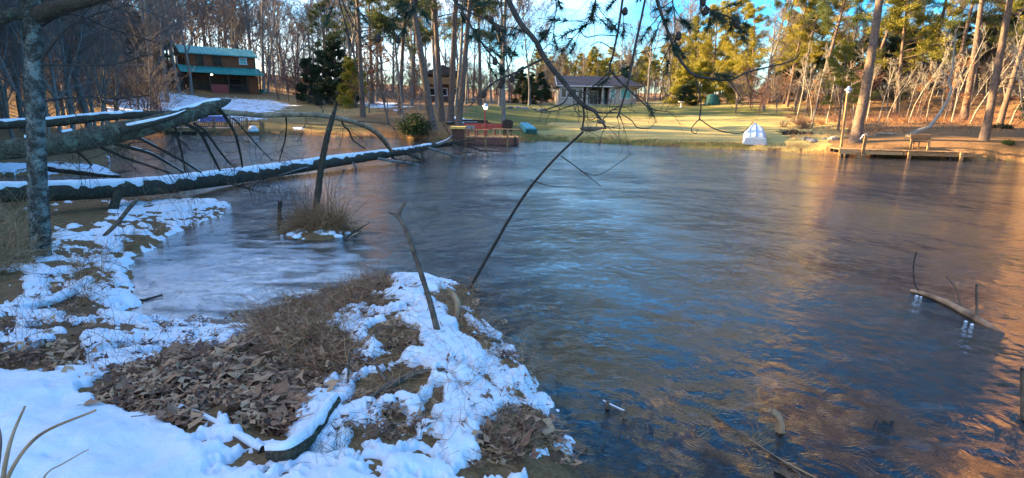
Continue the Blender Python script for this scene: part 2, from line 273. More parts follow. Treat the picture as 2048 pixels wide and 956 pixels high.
def water_mat():
    m = bpy.data.materials.new('skim_iced_water'); m.use_nodes = True; nt = m.node_tree; N = nt.nodes; L = nt.links; N.clear()
    o = N.new('ShaderNodeOutputMaterial'); g = N.new('ShaderNodeNewGeometry')
    def mul(a, k):
        x = N.new('ShaderNodeVectorMath'); x.operation = 'MULTIPLY'; L.new(a, x.inputs[0]); x.inputs[1].default_value = k; return x.outputs[0]
    def add(a, c):
        x = N.new('ShaderNodeVectorMath'); x.operation = 'ADD'; L.new(a, x.inputs[0]); L.new(c, x.inputs[1]); return x.outputs[0]
    def noise(vec, s, d=3, rough=.6):
        n = N.new('ShaderNodeTexNoise'); n.inputs['Scale'].default_value = s; n.inputs['Detail'].default_value = d; n.inputs['Roughness'].default_value = rough; L.new(vec, n.inputs['Vector']); return n
    def m2(op, a, c):
        x = N.new('ShaderNodeMath'); x.operation = op
        for i, q in enumerate((a, c)):
            if isinstance(q, (int, float)): x.inputs[i].default_value = q
            else: L.new(q, x.inputs[i])
        return x.outputs[0]
    def rot(vec, a):
        r = N.new('ShaderNodeMapping'); r.inputs['Rotation'].default_value = (0, 0, a); L.new(vec, r.inputs[0]); return r.outputs[0]
    def ramp(f, lo, hi, a=0, c=1):
        r = N.new('ShaderNodeMapRange'); L.new(f, r.inputs[0]); r.inputs[1].default_value = lo; r.inputs[2].default_value = hi; r.inputs[3].default_value = a; r.inputs[4].default_value = c; return r.outputs[0]
    pos = g.outputs['Position']; warp = mul(noise(pos, .9, 3).outputs['Color'], (1.6, 1.6, 0)); p = add(pos, warp)
    # long frozen needles lying in two directions that swing with the warp
    s1 = noise(mul(rot(p, .5), (4.5, 30, 0)), 1, 4); s2 = noise(mul(rot(p, -.35), (6, 38, 0)), 1, 4); s3 = noise(pos, 15, 4)
    pick = ramp(noise(pos, .45, 2).outputs['Fac'], .42, .58)
    mx = N.new('ShaderNodeMix'); L.new(pick, mx.inputs[0]); L.new(s1.outputs['Fac'], mx.inputs[2]); L.new(s2.outputs['Fac'], mx.inputs[3])
    rd = m2('SUBTRACT', 1, m2('MINIMUM', m2('MULTIPLY', m2('ABSOLUTE', m2('SUBTRACT', mx.outputs[0], .5), 0), 9), 1)); h = m2('ADD', m2('ADD', mx.outputs[0], m2('MULTIPLY', rd, .30)), m2('MULTIPLY', s3.outputs['Fac'], .5))
    bp = N.new('ShaderNodeBump'); L.new(ramp(noise(pos, .28, 3).outputs['Fac'], .40, .60, .30, WB), bp.inputs['Strength']); bp.inputs['Distance'].default_value = .018; L.new(h, bp.inputs['Height'])
    gl = N.new('ShaderNodeBsdfGlossy'); L.new(bp.outputs[0], gl.inputs['Normal']); L.new(ramp(noise(pos, .6, 4).outputs['Fac'], .35, .7, .01, .05), gl.inputs['Roughness']); gl.inputs['Color'].default_value = (1, 1, 1, 1)
    tr = N.new('ShaderNodeBsdfTransparent'); tr.inputs['Color'].default_value = (.14, .16, .12, 1)
    fr = N.new('ShaderNodeFresnel'); fr.inputs['IOR'].default_value = 1.36; L.new(bp.outputs[0], fr.inputs['Normal'])
    f2 = m2('MINIMUM', m2('ADD', m2('MULTIPLY', fr.outputs[0], 1.5), .0), 1)
    ms = N.new('ShaderNodeMixShader'); L.new(f2, ms.inputs[0]); L.new(tr.outputs[0], ms.inputs[1]); L.new(gl.outputs[0], ms.inputs[2])
    # frosted skin of ice: pale edges of the needles, brightened as painted glints
    df = N.new('ShaderNodeBsdfDiffuse'); df.inputs['Color'].default_value = (.42, .50, .58, 1); L.new(bp.outputs[0], df.inputs['Normal'])
    ice = m2('MULTIPLY', ramp(mx.outputs[0], .60, .70), ramp(noise(pos, .35, 5).outputs['Fac'], .40, .62, .03, .22))
    spk = ramp(noise(mul(pos, (1, 1, 0)), 26, 2).outputs['Fac'], .74, .80, 0, .5)
    ms2 = N.new('ShaderNodeMixShader'); L.new(m2('MAXIMUM', ice, spk), ms2.inputs[0]); L.new(ms.outputs[0], ms2.inputs[1]); L.new(df.outputs[0], ms2.inputs[2])
    # left inlet ice, with the pale sky reflection put into its colour
    dv = N.new('ShaderNodeVectorMath'); dv.operation = 'DISTANCE'; L.new(mul(pos, (1, .8, 0)), dv.inputs[0]); c_ = G(430, 552); dv.inputs[1].default_value = (c_.x, c_.y*.8, 0)
    near_ = m2('SUBTRACT', ramp(dv.outputs['Value'], .6, 2.6, 1, 0), m2('MULTIPLY', ramp(noise(mul(pos, (1, 2.2, 0)), 1.5, 6).outputs['Fac'], .38, .62), .75)); pk = ramp(near_, -.05, .45, 0, .68)
    gi_ = N.new('ShaderNodeBsdfGlossy'); gi_.inputs['Roughness'].default_value = .17; gi_.inputs['Color'].default_value = (.85, .86, .88, 1); L.new(bp.outputs[0], gi_.inputs['Normal'])
    di_ = N.new('ShaderNodeBsdfDiffuse'); di_.inputs['Color'].default_value = (.62, .63, .66, 1); L.new(bp.outputs[0], di_.inputs['Normal'])
    mi_ = N.new('ShaderNodeMixShader'); mi_.inputs[0].default_value = .3; L.new(gi_.outputs[0], mi_.inputs[1]); L.new(di_.outputs[0], mi_.inputs[2])
    ms3 = N.new('ShaderNodeMixShader'); L.new(pk, ms3.inputs[0]); L.new(ms2.outputs[0], ms3.inputs[1]); L.new(mi_.outputs[0], ms3.inputs[2])
    L.new(ms3.outputs[0], o.inputs[0]); return m
WB = 1.0
M['water'] = water_mat()
def bed_mat():
    return mat('pond_bed', cols=[(.02, .022, .012), (.07, .06, .025), (.16, .11, .04), (.06, .06, .03)], scale=3.2, detail=7, space='world', span=(.32, .68), stretch=(1, 2.2, 1), bump=.6)
M['bed'] = bed_mat()
M['lamp_glow'] = bpy.data.materials.new('lit_lamp_glass'); M['lamp_glow'].use_nodes = True
_b = M['lamp_glow'].node_tree.nodes['Principled BSDF']; _b.inputs['Base Color'].default_value = (1, .85, .6, 1); _b.inputs['Emission Color'].default_value = (1, .78, .45, 1); _b.inputs['Emission Strength'].default_value = 2.5

# ------------------------------------------------------------------ mesh builders
class MB:
    def __init__(s): s.V = []; s.F = []; s.n = 0; s.T = {}; s.smooth = []
    def raw(s, verts, faces, smooth=False):
        verts = np.asarray(verts, float).reshape(-1, 3); s.V.append(verts); f = [tuple(int(i)+s.n for i in q) for q in faces]
        s.F += f; s.smooth += [smooth]*len(f); s.n += len(verts); return s
    def box(s, c, size, rz=0, rx=0, ry=0):
        a, b, h = size[0]/2, size[1]/2, size[2]/2
        v = np.array([(x, y, z) for z in (-h, h) for y in (-b, b) for x in (-a, a)])
        R = np.array((Matrix.Rotation(rz, 3, 'Z') @ Matrix.Rotation(ry, 3, 'Y') @ Matrix.Rotation(rx, 3, 'X')))
        return s.raw(v@R.T+np.array(c), [(0, 2, 3, 1), (4, 5, 7, 6), (0, 1, 5, 4), (2, 6, 7, 3), (0, 4, 6, 2), (1, 3, 7, 5)])
    def beam(s, a, b, w, h):
        a = Vector(a); b = Vector(b); d = b-a; q = d.to_track_quat('X', 'Z'); R = np.array(q.to_matrix()); l = d.length
        v = np.array([(x, y, z) for z in (-h/2, h/2) for y in (-w/2, w/2) for x in (0, l)])
        return s.raw(v@R.T+np.array(a), [(0, 2, 3, 1), (4, 5, 7, 6), (0, 1, 5, 4), (2, 6, 7, 3), (0, 4, 6, 2), (1, 3, 7, 5)])
    def prism(s, poly, y0, y1):        # poly in x,z pushed along y
        n = len(poly); v = [(x, y0, z) for x, z in poly]+[(x, y1, z) for x, z in poly]
        return s.raw(v, [tuple(range(n)), tuple(range(2*n-1, n-1, -1))]+[(i, i+n, (i+1) % n+n, (i+1) % n) for i in range(n)])
    def lathe(s, prof, c=(0, 0, 0), n=16):
        v = []; f = []
        for r, z in prof:
            for k in range(n): v.append((c[0]+r*math.cos(2*PI*k/n), c[1]+r*math.sin(2*PI*k/n), c[2]+z))
        for i in range(len(prof)-1):
            for k in range(n): f.append((i*n+k, i*n+(k+1) % n, (i+1)*n+(k+1) % n, (i+1)*n+k))
        f.append(tuple(range(n-1, -1, -1))); f.append(tuple(range((len(prof)-1)*n, len(prof)*n)))
        return s.raw(v, f, True)
    def tube(s, pts, rad, n=3):
        k = len(pts)
        if np.isscalar(rad): rad = [rad]*k
        s.T.setdefault((k, n), []).append((pts, rad)); return s
    def _flush(s):
        for (k, n), L in s.T.items():
            Pm = np.array([[tuple(p) for p in a] for a, _ in L], float); R = np.array([b for _, b in L], float)
            t = np.gradient(Pm, axis=1); t /= np.linalg.norm(t, axis=2, keepdims=True)+1e-9
            mean = np.abs(t.mean(1)); ref = np.eye(3)[np.argmin(mean, 1)][:, None, :]
            u = np.cross(t, np.broadcast_to(ref, t.shape)); u /= np.linalg.norm(u, axis=2, keepdims=True)+1e-9; w = np.cross(t, u)
            an = np.arange(n)*2*PI/n
            V = Pm[:, :, None, :]+R[:, :, None, None]*(np.cos(an)[None, None, :, None]*u[:, :, None, :]+np.sin(an)[None, None, :, None]*w[:, :, None, :])
            m = len(L); base = s.n+np.arange(m)[:, None, None]*(k*n); i = np.arange(k-1)[None, :, None]*n; j = np.arange(n)[None, None, :]; j2 = (j+1) % n
            F = np.stack([base+i+j, base+i+j2, base+i+n+j2, base+i+n+j], -1).reshape(-1, 4)
            s.V.append(V.reshape(-1, 3)); s.F += list(map(tuple, F.tolist())); s.smooth += [True]*len(F); s.n += m*k*n
            if n > 3:
                cap = [tuple(s.n-m*k*n+q*k*n+z for z in range(n)) for q in range(m)]+[tuple(s.n-m*k*n+q*k*n+(k-1)*n+z for z in range(n-1, -1, -1)) for q in range(m)]
                s.F += cap; s.smooth += [False]*len(cap)
        s.T = {}
    def cards(s, V, per=3):            # V (m, per, 3) separate small faces
        V = np.asarray(V, float); m = len(V); s.V.append(V.reshape(-1, 3)); F = (s.n+np.arange(m*per)).reshape(m, per)
        s.F += list(map(tuple, F.tolist())); s.smooth += [False]*m; s.n += m*per; return s
    def mesh(s, name, m=None):
        s._flush(); me = bpy.data.meshes.new(name); V = np.concatenate(s.V) if s.V else np.zeros((0, 3)); me.vertices.add(len(V)); me.vertices.foreach_set('co', V.ravel())
        ln = np.array([len(f) for f in s.F]); me.loops.add(int(ln.sum())); me.loops.foreach_set('vertex_index', np.fromiter((i for f in s.F for i in f), int, int(ln.sum())))
        me.polygons.add(len(ln)); me.polygons.foreach_set('loop_start', np.r_[0, np.cumsum(ln)[:-1]]); me.polygons.foreach_set('loop_total', ln)
        me.polygons.foreach_set('use_smooth', np.array(s.smooth, bool)); me.update(calc_edges=True)
        if m: me.materials.append(M[m])
        return me
    def build(s, name, m, parent=None, loc=None, kind=None):
        return link(name, s.mesh(name, m), parent, loc, kind)
def link(name, me, parent=None, loc=None, kind=None):
    o = bpy.data.objects.new(name, me); COL.objects.link(o)
    if parent is not None: o.parent = parent
    if loc is not None: o.location = loc
    if kind: o['kind'] = kind
    return o
def thing(name, label, cat, loc=(0, 0, 0), rz=0, group=None):
    o = bpy.data.objects.new(name, None); COL.objects.link(o); o.location = loc; o.rotation_euler = (0, 0, rz); o.empty_display_size = .2
    return tag(o, label, cat, group)
def tag(o, label, cat, group=None):
    o['label'] = label; o['category'] = cat
    if group: o['group'] = group
    return o

# ------------------------------------------------------------------ the setting
def polar(r0, r1, q, azs, centre=(0, 0)):
    k = int(math.log(r1/r0)/math.log(q)); r = r0*q**np.arange(k+1); A, R = np.meshgrid(azs, r)
    return centre[0]+R*np.sin(A), centre[1]+R*np.cos(A)
def grid_mesh(name, X, Y, Z, m, wrap=False, keep=None):
    a, b = X.shape; I = np.arange(a*b).reshape(a, b); J = np.roll(I, -1, 1) if wrap else I[:, 1:]; I0 = I if wrap else I[:, :-1]
    F = np.stack([I0[:-1], J[:-1], J[1:], I0[1:]], -1).reshape(-1, 4)[:, ::-1]
    V = np.stack([X, Y, Z], -1).reshape(-1, 3)
    if keep is not None:
        K = keep.ravel(); F = F[K[F].any(1)]; used = np.zeros(len(V), bool); used[F.ravel()] = True; mp = np.cumsum(used)-1; V = V[used]; F = mp[F]
    me = bpy.data.meshes.new(name); me.vertices.add(len(V)); me.vertices.foreach_set('co', V.ravel()); me.loops.add(F.size); me.loops.foreach_set('vertex_index', F.ravel())
    me.polygons.add(len(F)); me.polygons.foreach_set('loop_start', np.arange(len(F))*4); me.polygons.foreach_set('loop_total', np.full(len(F), 4)); me.polygons.foreach_set('use_smooth', np.ones(len(F), bool))
    me.update(calc_edges=True); me.validate(); me.materials.append(M[m]); return me, V
az = np.r_[np.radians(np.arange(-52, 52, .22)), np.radians(np.arange(52, 308, 4))]
X, Y = polar(.5, 900, 1.016, az); Z, SD = terrain(X, Y)
me, GV = grid_mesh('ground', X, Y, Z, 'ground', wrap=True)
# a disc in the middle closes the hole under the camera
U, Vp = pix(GV[:, 0], GV[:, 1], GV[:, 2]); U = U+fbm(GV[:, 0]*.35, GV[:, 1]*.35, 4, 71)*130; Vp = Vp+fbm(GV[:, 0]*.3, GV[:, 1]*.3, 4, 77)*22; rr = np.hypot(GV[:, 0], GV[:, 1])
def pm(poly, soft=12): return sm(soft, -soft, poly_sd(U, Vp, poly))
green = np.maximum.reduce([pm([(925, 212), (1085, 207), (1560, 212), (1530, 222), (1290, 240), (1230, 236), (1130, 246), (1040, 278), (940, 262)], 8)*.9,
                           pm([(1040, 270), (1500, 284), (1500, 300), (1040, 292)], 5), pm([(1300, 222), (1640, 230), (1640, 238), (1400, 232)], 5)*.8,
                           pm([(500, 235), (720, 240), (720, 268), (500, 268)], 10)*.5, pm([(1060, 270), (900, 262), (900, 290), (1060, 292)], 5)*.5,
                           pm([(940, 205), (1090, 205), (1060, 262), (1000, 250)], 8)*.75])
tan = np.maximum.reduce([pm([(1080, 205), (1560, 207), (1680, 240), (1660, 300), (1200, 296), (1060, 276), (1110, 246), (1240, 232), (1100, 214)], 8)*1.1,
                         pm([(500, 190), (760, 205), (740, 240), (700, 268), (480, 268)], 10)*.42])
snowf = np.maximum.reduce([pm([(215, 186), (300, 188), (385, 188), (440, 194), (530, 200), (590, 212), (540, 226), (520, 236), (380, 242), (200, 234)], 8)*.66,
                           pm([(740, 202), (800, 206), (790, 216), (745, 214)], 4), pm([(590, 254), (632, 253), (625, 262), (592, 261)], 3),
                           pm([(920, 236), (955, 238), (960, 246), (925, 246)], 3)*.95, pm([(215, 290), (310, 282), (315, 300), (250, 302)], 6)*.9,
                           pm([(-200, 330), (240, 325), (240, 352), (-200, 352)], 8)*.8, pm([(250, 300), (330, 305), (330, 330), (250, 330)], 8)*.6,
                           pm([(0, 230), (200, 225), (200, 260), (0, 260)], 10)*.35])
behind = (U < -500)
snowf = np.where((rr < 14) & (GV[:, 1] < 14), 0, snowf); snowf = np.where(GV[:, 2] < .02, 0, snowf)
for a_ in (green, tan, snowf): a_[behind & (rr > 1)] *= 0
ca = me.color_attributes.new('mask', 'FLOAT_COLOR', 'POINT'); ca.data.foreach_set('color', np.stack([green, tan, snowf, np.ones_like(tan)], -1).ravel())
me.materials.append(M['bed'])
mi = np.zeros(len(me.polygons), np.int32); fv = np.zeros(len(me.polygons)*4, np.int32); me.polygons.foreach_get('vertices', fv); mi[(GV[fv.reshape(-1, 4), 2].mean(1) < -.03)] = 1; me.polygons.foreach_set('material_index', mi)
ground = link('ground', me, kind='structure')
w = MB(); xs = np.linspace(-60, 60, 25)
WX, WY = np.meshgrid(np.linspace(-70, 60, 40), np.linspace(-20, 60, 30)); me, _ = grid_mesh('pond_water', WX[::-1], WY[::-1], np.zeros_like(WX), 'water'); water = link('pond_water', me, kind='structure')

# snow lying on the near bank, a sheet with its own thickness and ragged edge
az2 = np.radians(np.arange(-52, 12, .16)); X, Y = polar(1.35, 15, 1.0058, az2); Z, SD = terrain(X, Y); U, Vp = pix(X, Y, Z); U = U+fbm(X*3, Y*3, 4, 81)*90; Vp = Vp+fbm(X*3, Y*3, 4, 87)*70
def pn(poly, soft=14): return sm(soft, -soft, poly_sd(U, Vp, poly))
bare = [[(170, 790), (235, 735), (330, 722), (372, 700), (470, 688), (505, 655), (560, 640), (640, 600), (700, 572), (762, 552), (795, 566), (780, 596), (700, 612), (662, 640), (690, 690), (700, 735), (655, 752), (640, 800), (596, 850), (560, 882), (480, 850), (430, 800), (370, 870), (290, 830), (200, 815)],
        [(-40, 705), (60, 690), (165, 688), (185, 715), (120, 752), (20, 745)], [(1010, 812), (1090, 830), (1120, 880), (1030, 935), (930, 950), (960, 890)],
        [(880, 575), (950, 585), (960, 640), (905, 650), (870, 610)], [(700, 770), (800, 742), (880, 735), (860, 775), (760, 800), (700, 825)], [(860, 770), (905, 768), (900, 820), (850, 820)],
        [(-60, 400), (210, 395), (225, 440), (100, 470), (60, 520), (-60, 500)], [(-40, 540), (40, 545), (60, 600), (-40, 600)], [(110, 560), (190, 590), (190, 640), (120, 620)], [(230, 500), (300, 460), (330, 440), (280, 510)],
        [(520, 660), (640, 690), (640, 760), (520, 720)], [(740, 650), (800, 640), (830, 690), (770, 720)], [(1060, 900), (1200, 930), (1190, 990), (1060, 990)]]
bm_ = np.maximum.reduce([pn(b) for b in bare])
mound = pn([(640, 560), (980, 540), (1160, 956), (420, 956)], 40)
icef = pn([(960, 650), (1010, 690), (1090, 830), (1170, 956), (1080, 956), (1010, 820), (940, 700)], 12)
n1 = fbm(X*2.2, Y*2.2, 5, 31); n2 = fbm(X*7, Y*7, 4, 41)
field = .36-1.22*bm_+n1*1.5+n2*1.5+fbm(X*17, Y*17, 3, 43)*1.2-mound*.04+pn([(-100, 760), (180, 760), (300, 850), (450, 900), (420, 1000), (-100, 1000)], 40)*.6+pn([(600, 850), (900, 820), (950, 960), (560, 960)], 30)*.3
field = field-sm(9, 14, np.hypot(X, Y))*.15
shore = SD+icef*.22+fbm(X*5, Y*5, 3, 51)*.12
hol = sm(.02, .16, fbm(X*4.2, Y*4.2, 4, 91))*mound+sm(.03, .15, fbm(X*3.4, Y*3.4, 4, 97))*pn([(-60, 500), (330, 460), (480, 660), (300, 720), (-60, 720)], 20)
field = field-hol*.75; field = field+pn([(720, 640), (800, 545), (880, 555), (960, 660), (1060, 790), (1130, 940), (900, 960), (800, 720)], 20)*.38; field = np.minimum(field, shore*4)
th = np.clip(field*.10, -.03, .04+.015*mound)*(1-.6*icef)+np.clip(field, 0, 1)*(fbm(X*4.5, Y*4.5, 3, 61)*.05+.01)
SZ = np.maximum(Z, .0)+th+np.where(field > 0, .004, -.012)
me, _ = grid_mesh('snow', X, Y, SZ, 'snow', keep=(field > -.03)); snow_o = link('snow', me, kind='structure')
SNOWF = (X, Y, field)

# ------------------------------------------------------------------ trees
def vrot(d, ax, a): return Quaternion(ax, a) @ d
def rnd_perp(d, R):
    v = Vector((R.gauss(0, 1), R.gauss(0, 1), R.gauss(0, 1))); p = v-d*v.dot(d); return p.normalized() if p.length > 1e-4 else Vector((1, 0, 0))
def grow(R, p, d, l, k, curl, up):     # a wavering limb of k points
    pts = [p.copy()]; d = d.copy(); ax = rnd_perp(d, R); st = l/(k-1)
    for i in range(k-1):
        d = (vrot(d, ax, R.gauss(0, curl))+Vector((0, 0, up))).normalized(); ax = rnd_perp(d, R); p = p+d*st; pts.append(p.copy())
    return pts, d
def taper(r0, r1, k): return [r0+(r1-r0)*i/(k-1) for i in range(k)]
def lerp_pt(pts, t):
    f = t*(len(pts)-1); i = min(int(f), len(pts)-2); f -= i; return pts[i].lerp(pts[i+1], f), (pts[i+1]-pts[i]).normalized()
LIB = {}
def bare_tree(seed, H, r0, start, n1, ang=.75, up=.07, l1=.38, n2=6, n3=5, n4=3, wob=.04, bark='bark', twig='twig', fork=False, leaves=None, nleaf=0, lsize=.07, tr=1.0):
    R = random.Random(seed); tm = MB(); tw = MB(); lf = []
    tk, _ = grow(R, Vector((0, 0, -.4)), Vector((0, 0, 1)), H+.4, 12, wob, .05)
    rad = [r0*(1.35 if i == 0 else 1)*(1-i/11)**.8+.012 for i in range(12)]; tm.tube(tk, rad, 8)
    mains = [(tk, rad)]
    if fork:
        p, d = lerp_pt(tk, R.uniform(.15, .4)); f, _ = grow(R, p, vrot(d, rnd_perp(d, R), .4), H*.65, 9, .06, .08); fr = taper(r0*.6, .015, 9); tm.tube(f, fr, 7); mains.append((f, fr))
    for (ma, mr) in mains:
        for i in range(n1):
            t = start+(1-start)*(i+R.random())/n1; t = min(t, .985); p, d = lerp_pt(ma, t)
            dd = vrot(d, rnd_perp(d, R), R.uniform(.6, 1.25)*ang); L1 = H*l1*(1.15-t*.85)*R.uniform(.55, 1.15); rb = max(.012, min(r0*.42, mr[min(int(t*(len(ma)-1)), len(ma)-1)]*.55))
            b, _ = grow(R, p, dd, L1, 6, .16, up); (tm if rb > .05 else tw).tube(b, taper(rb, .008*tr, 6), 4)
            for j in range(n2):
                t2 = R.uniform(.25, 1); q, d2 = lerp_pt(b, t2); e = vrot(d2, rnd_perp(d2, R), R.uniform(.4, .95)); L2 = L1*.42*R.uniform(.5, 1.1)
                c, _ = grow(R, q, e, L2, 4, .2, up); tw.tube(c, taper(.012*tr, .005*tr, 4), 3)
                for k in range(n3):
                    q3, d3 = lerp_pt(c, R.uniform(.2, 1)); g, _ = grow(R, q3, vrot(d3, rnd_perp(d3, R), R.uniform(.4, .9)), L2*.55*R.uniform(.5, 1.2), 3, .25, up); tw.tube(g, [.0065*tr, .005*tr, .003*tr], 3)
                    for m_ in range(n4):
                        q4, d4 = lerp_pt(g, R.uniform(.2, 1)); e4 = vrot(d4, rnd_perp(d4, R), .7)*L2*.25*R.uniform(.5, 1.2); s_ = rnd_perp(e4.normalized(), R)*.006*tr
                        lf_ = [q4-s_, q4+s_, q4+e4]; tw.__dict__.setdefault('C', []).append([tuple(x) for x in lf_])
                    if leaves and R.random() < nleaf:
                        for z in range(4):
                            c0 = g[-1]+Vector((R.gauss(0, .12), R.gauss(0, .12), R.gauss(-.03, .1))); a = rnd_perp(Vector((0, 0, 1)), R)*lsize*R.uniform(.6, 1.3); a.z -= lsize*.5; s2 = rnd_perp(a.normalized(), R)*lsize*.45
                            lf.append([tuple(c0), tuple(c0+a*.5+s2), tuple(c0+a), tuple(c0+a*.5-s2)])
    if tw.__dict__.get('C'): tw.cards(tw.C, 3)
    parts = [('trunk', tm.mesh('bare_trunk', bark)), ('crown', tw.mesh('bare_crown', twig))]
    if lf: parts.append(('foliage', MB().cards(lf, 4).mesh('clinging_leaves', leaves)))
    return parts, H
def pine(seed, H, r0, start, nb, L0, mat_n='needle', nl=.22, nw=.022, droop=-.02, per=12, ntuft=16, bark='bark_pine', stubs=10, cone=.8, nsub=6):
    R = random.Random(seed); G_ = np.random.default_rng(seed); tm = MB(); tw = MB(); T = []; TD = []
    tk, _ = grow(R, Vector((0, 0, -.4)), Vector((0, 0, 1)), H+.4, 12, .025, .06)
    rad = [r0*(1.3 if i == 0 else 1)*(1-i/11)**.75+.02 for i in range(12)]; tm.tube(tk, rad, 9)
    for i in range(stubs):
        p, d = lerp_pt(tk, R.uniform(.12, max(.2, start))); b, _ = grow(R, p, vrot(d, rnd_perp(d, R), 1.4), R.uniform(.5, 2.0), 4, .15, -.03); tm.tube(b, taper(.022, .006, 4), 3)
    for i in range(nb):
        t = start+(.99-start)*(i+R.random())/nb; p, d = lerp_pt(tk, t); s = 1-(t-start)/(1-start)
        L1 = L0*(s**cone*.85+.18)*R.uniform(.6, 1.15); b, _ = grow(R, p, vrot(d, rnd_perp(d, R), R.uniform(1.05, 1.5)), L1, 6, .12, droop+.05*(1-s)); tw.tube(b, taper(max(.02, r0*.16*s+.02), .008, 6), 4)
        for j in range(nsub):
            q, d2 = lerp_pt(b, R.uniform(.3, 1)); c, _ = grow(R, q, vrot(d2, rnd_perp(d2, R), R.uniform(.4, .9)), L1*.38*R.uniform(.5, 1.1), 4, .2, .04); tw.tube(c, taper(.011, .005, 4), 3)
            for k in range(max(1, ntuft//nsub)):
                q3, d3 = lerp_pt(c, R.uniform(.25, 1)); T.append(tuple(q3)); TD.append(tuple(d3))
        T.append(tuple(b[-1])); TD.append((0, 0, 1))
    T = np.array(T); TD = np.array(TD); m = len(T); T = np.repeat(T, per, 0)+G_.normal(0, .15, (m*per, 3))*[1.3, 1.3, .7]; D = np.repeat(TD, per, 0)*.6+G_.normal(0, .75, (m*per, 3)); D[:, 2] += .25
    D /= np.linalg.norm(D, axis=1, keepdims=True); Sd = np.cross(D, G_.normal(0, 1, D.shape)); Sd /= np.linalg.norm(Sd, axis=1, keepdims=True)+1e-9
    Ln = nl*G_.uniform(.6, 1.2, (len(T), 1)); C = np.stack([T-Sd*nw/2, T+Sd*nw/2, T+D*Ln], 1)
    return [('trunk', tm.mesh('pine_trunk', bark)), ('branches', tw.mesh('pine_branches', bark)), ('foliage', MB().cards(C, 3).mesh('pine_foliage', mat_n))], H
def bush(seed, H, W, nst, lm='leaf_green', n=2600, ls=.09, twig='twig'):
    R = random.Random(seed); G_ = np.random.default_rng(seed); tw = MB(); Q = []
    for i in range(nst):
        d = Vector((R.gauss(0, .5*W/H), R.gauss(0, .5*W/H), 1)).normalized(); b, _ = grow(R, Vector((R.gauss(0, .1*W), R.gauss(0, .1*W), -.1)), d, H*R.uniform(.6, 1), 5, .12, .02); tw.tube(b, taper(.02, .006, 5), 4)
        for j in range(5):
            q, d2 = lerp_pt(b, R.uniform(.2, 1)); c, _ = grow(R, q, vrot(d2, rnd_perp(d2, R), .8), H*.35*R.random(), 3, .2, .03); tw.tube(c, [.009, .006, .003], 3); Q += [tuple(c[-1]), tuple(c[1])]
    parts = [('stem', tw.mesh('bush_stems', twig))]
    if n:
        Q = np.array(Q); C = Q[G_.integers(0, len(Q), n)]+G_.normal(0, .13*W/1.6, (n, 3)); C[:, 2] = np.abs(C[:, 2])
        D = G_.normal(0, 1, (n, 3)); D[:, 2] = D[:, 2]*.5; D /= np.linalg.norm(D, axis=1, keepdims=True); S = np.cross(D, G_.normal(0, 1, (n, 3))); S /= np.linalg.norm(S, axis=1, keepdims=True)
        l = ls*G_.uniform(.6, 1.3, (n, 1)); parts.append(('foliage', MB().cards(np.stack([C, C+D*l*.5+S*l*.22, C+D*l, C+D*l*.5-S*l*.22], 1), 4).mesh('bush_leaves', lm)))
    return parts, H
for i in range(4): LIB['forest%d' % i] = bare_tree(100+i, 19, .17+.03*(i % 3), .30+.06*(i % 2), 15, .62, .07, .34, n2=7, n3=6, n4=5, tr=2.0, fork=i % 2 == 1)
for i in range(2): LIB['oak%d' % i] = bare_tree(120+i, 15, .22, .22, 17, .8, .05, .42, n2=7, n3=6, n4=5, tr=1.9, fork=True)
for i in range(3): LIB['sapling%d' % i] = bare_tree(140+i, 6.5, .042, .35, 9, .6, .08, .32, n2=5, n3=4, n4=3, wob=.09, bark='bark_pale', twig='bark_pale', tr=1.1, fork=i == 1)
for i in range(2): LIB['orange%d' % i] = bare_tree(150+i, 5.5, .06, .15, 11, .9, .03, .45, n2=5, n3=3, n4=1, wob=.08, twig='twig_red', leaves='leaf_orange', nleaf=.75, lsize=.13)
for i in range(2): LIB['twiggy%d' % i] = bare_tree(160+i, 4.6, .06, .03, 16, .85, .05, .6, n2=6, n3=5, n4=2, wob=.09, bark='twig_red', twig='twig_red', fork=True, tr=1.2)
for i in range(2): LIB['twiggyg%d' % i] = bare_tree(160+i, 4.6, .06, .03, 16, .85, .05, .6, n2=6, n3=5, n4=2, wob=.09, bark='twig', twig='twig', fork=True, tr=1.2)
LIB['pale'] = bare_tree(171, 7.5, .12, .22, 12, .95, .03, .5, n2=6, n3=5, n4=3, wob=.10, bark='bark_pale', twig='bark_pale', fork=True)
LIB['shoretree'] = bare_tree(173, 4.6, .08, .3, 10, .9, .04, .45, n2=6, n3=5, n4=2, wob=.09, fork=True)
for i in range(3): LIB['pine%d' % i] = pine(200+i, 18, .24, .36+.05*i, 34, 4.0, per=30, ntuft=24, nl=.28, nw=.042)
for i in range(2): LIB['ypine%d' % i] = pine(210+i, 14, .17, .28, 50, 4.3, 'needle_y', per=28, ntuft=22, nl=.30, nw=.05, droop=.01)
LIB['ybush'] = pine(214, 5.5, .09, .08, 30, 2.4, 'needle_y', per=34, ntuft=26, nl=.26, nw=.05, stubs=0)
for i in range(2): LIB['dark%d' % i] = pine(220+i, 8.5, .16, .04, 44, 3.0, 'needle_d', per=40, ntuft=30, nl=.26, nw=.06, droop=-.03, stubs=0)
LIB['tallpine'] = pine(230, 20, .20, .55, 26, 3.6, per=30, ntuft=24, nl=.28, nw=.042, stubs=16)
LIB['rhodo'] = bush(300, 1.6, 2.6, 34, n=5200, ls=.16)
LIB['lowgreen'] = bush(301, .5, 1.1, 16, n=1200, ls=.1)
LIB['brush'] = bush(302, 1.6, 2.4, 46, n=0, twig='twig_red')
LIB['brush_orange'] = bush(303, 1.0, 1.8, 22, 'leaf_orange', 320, .10, 'straw')
used_lib = {}
PARTNAME = {}
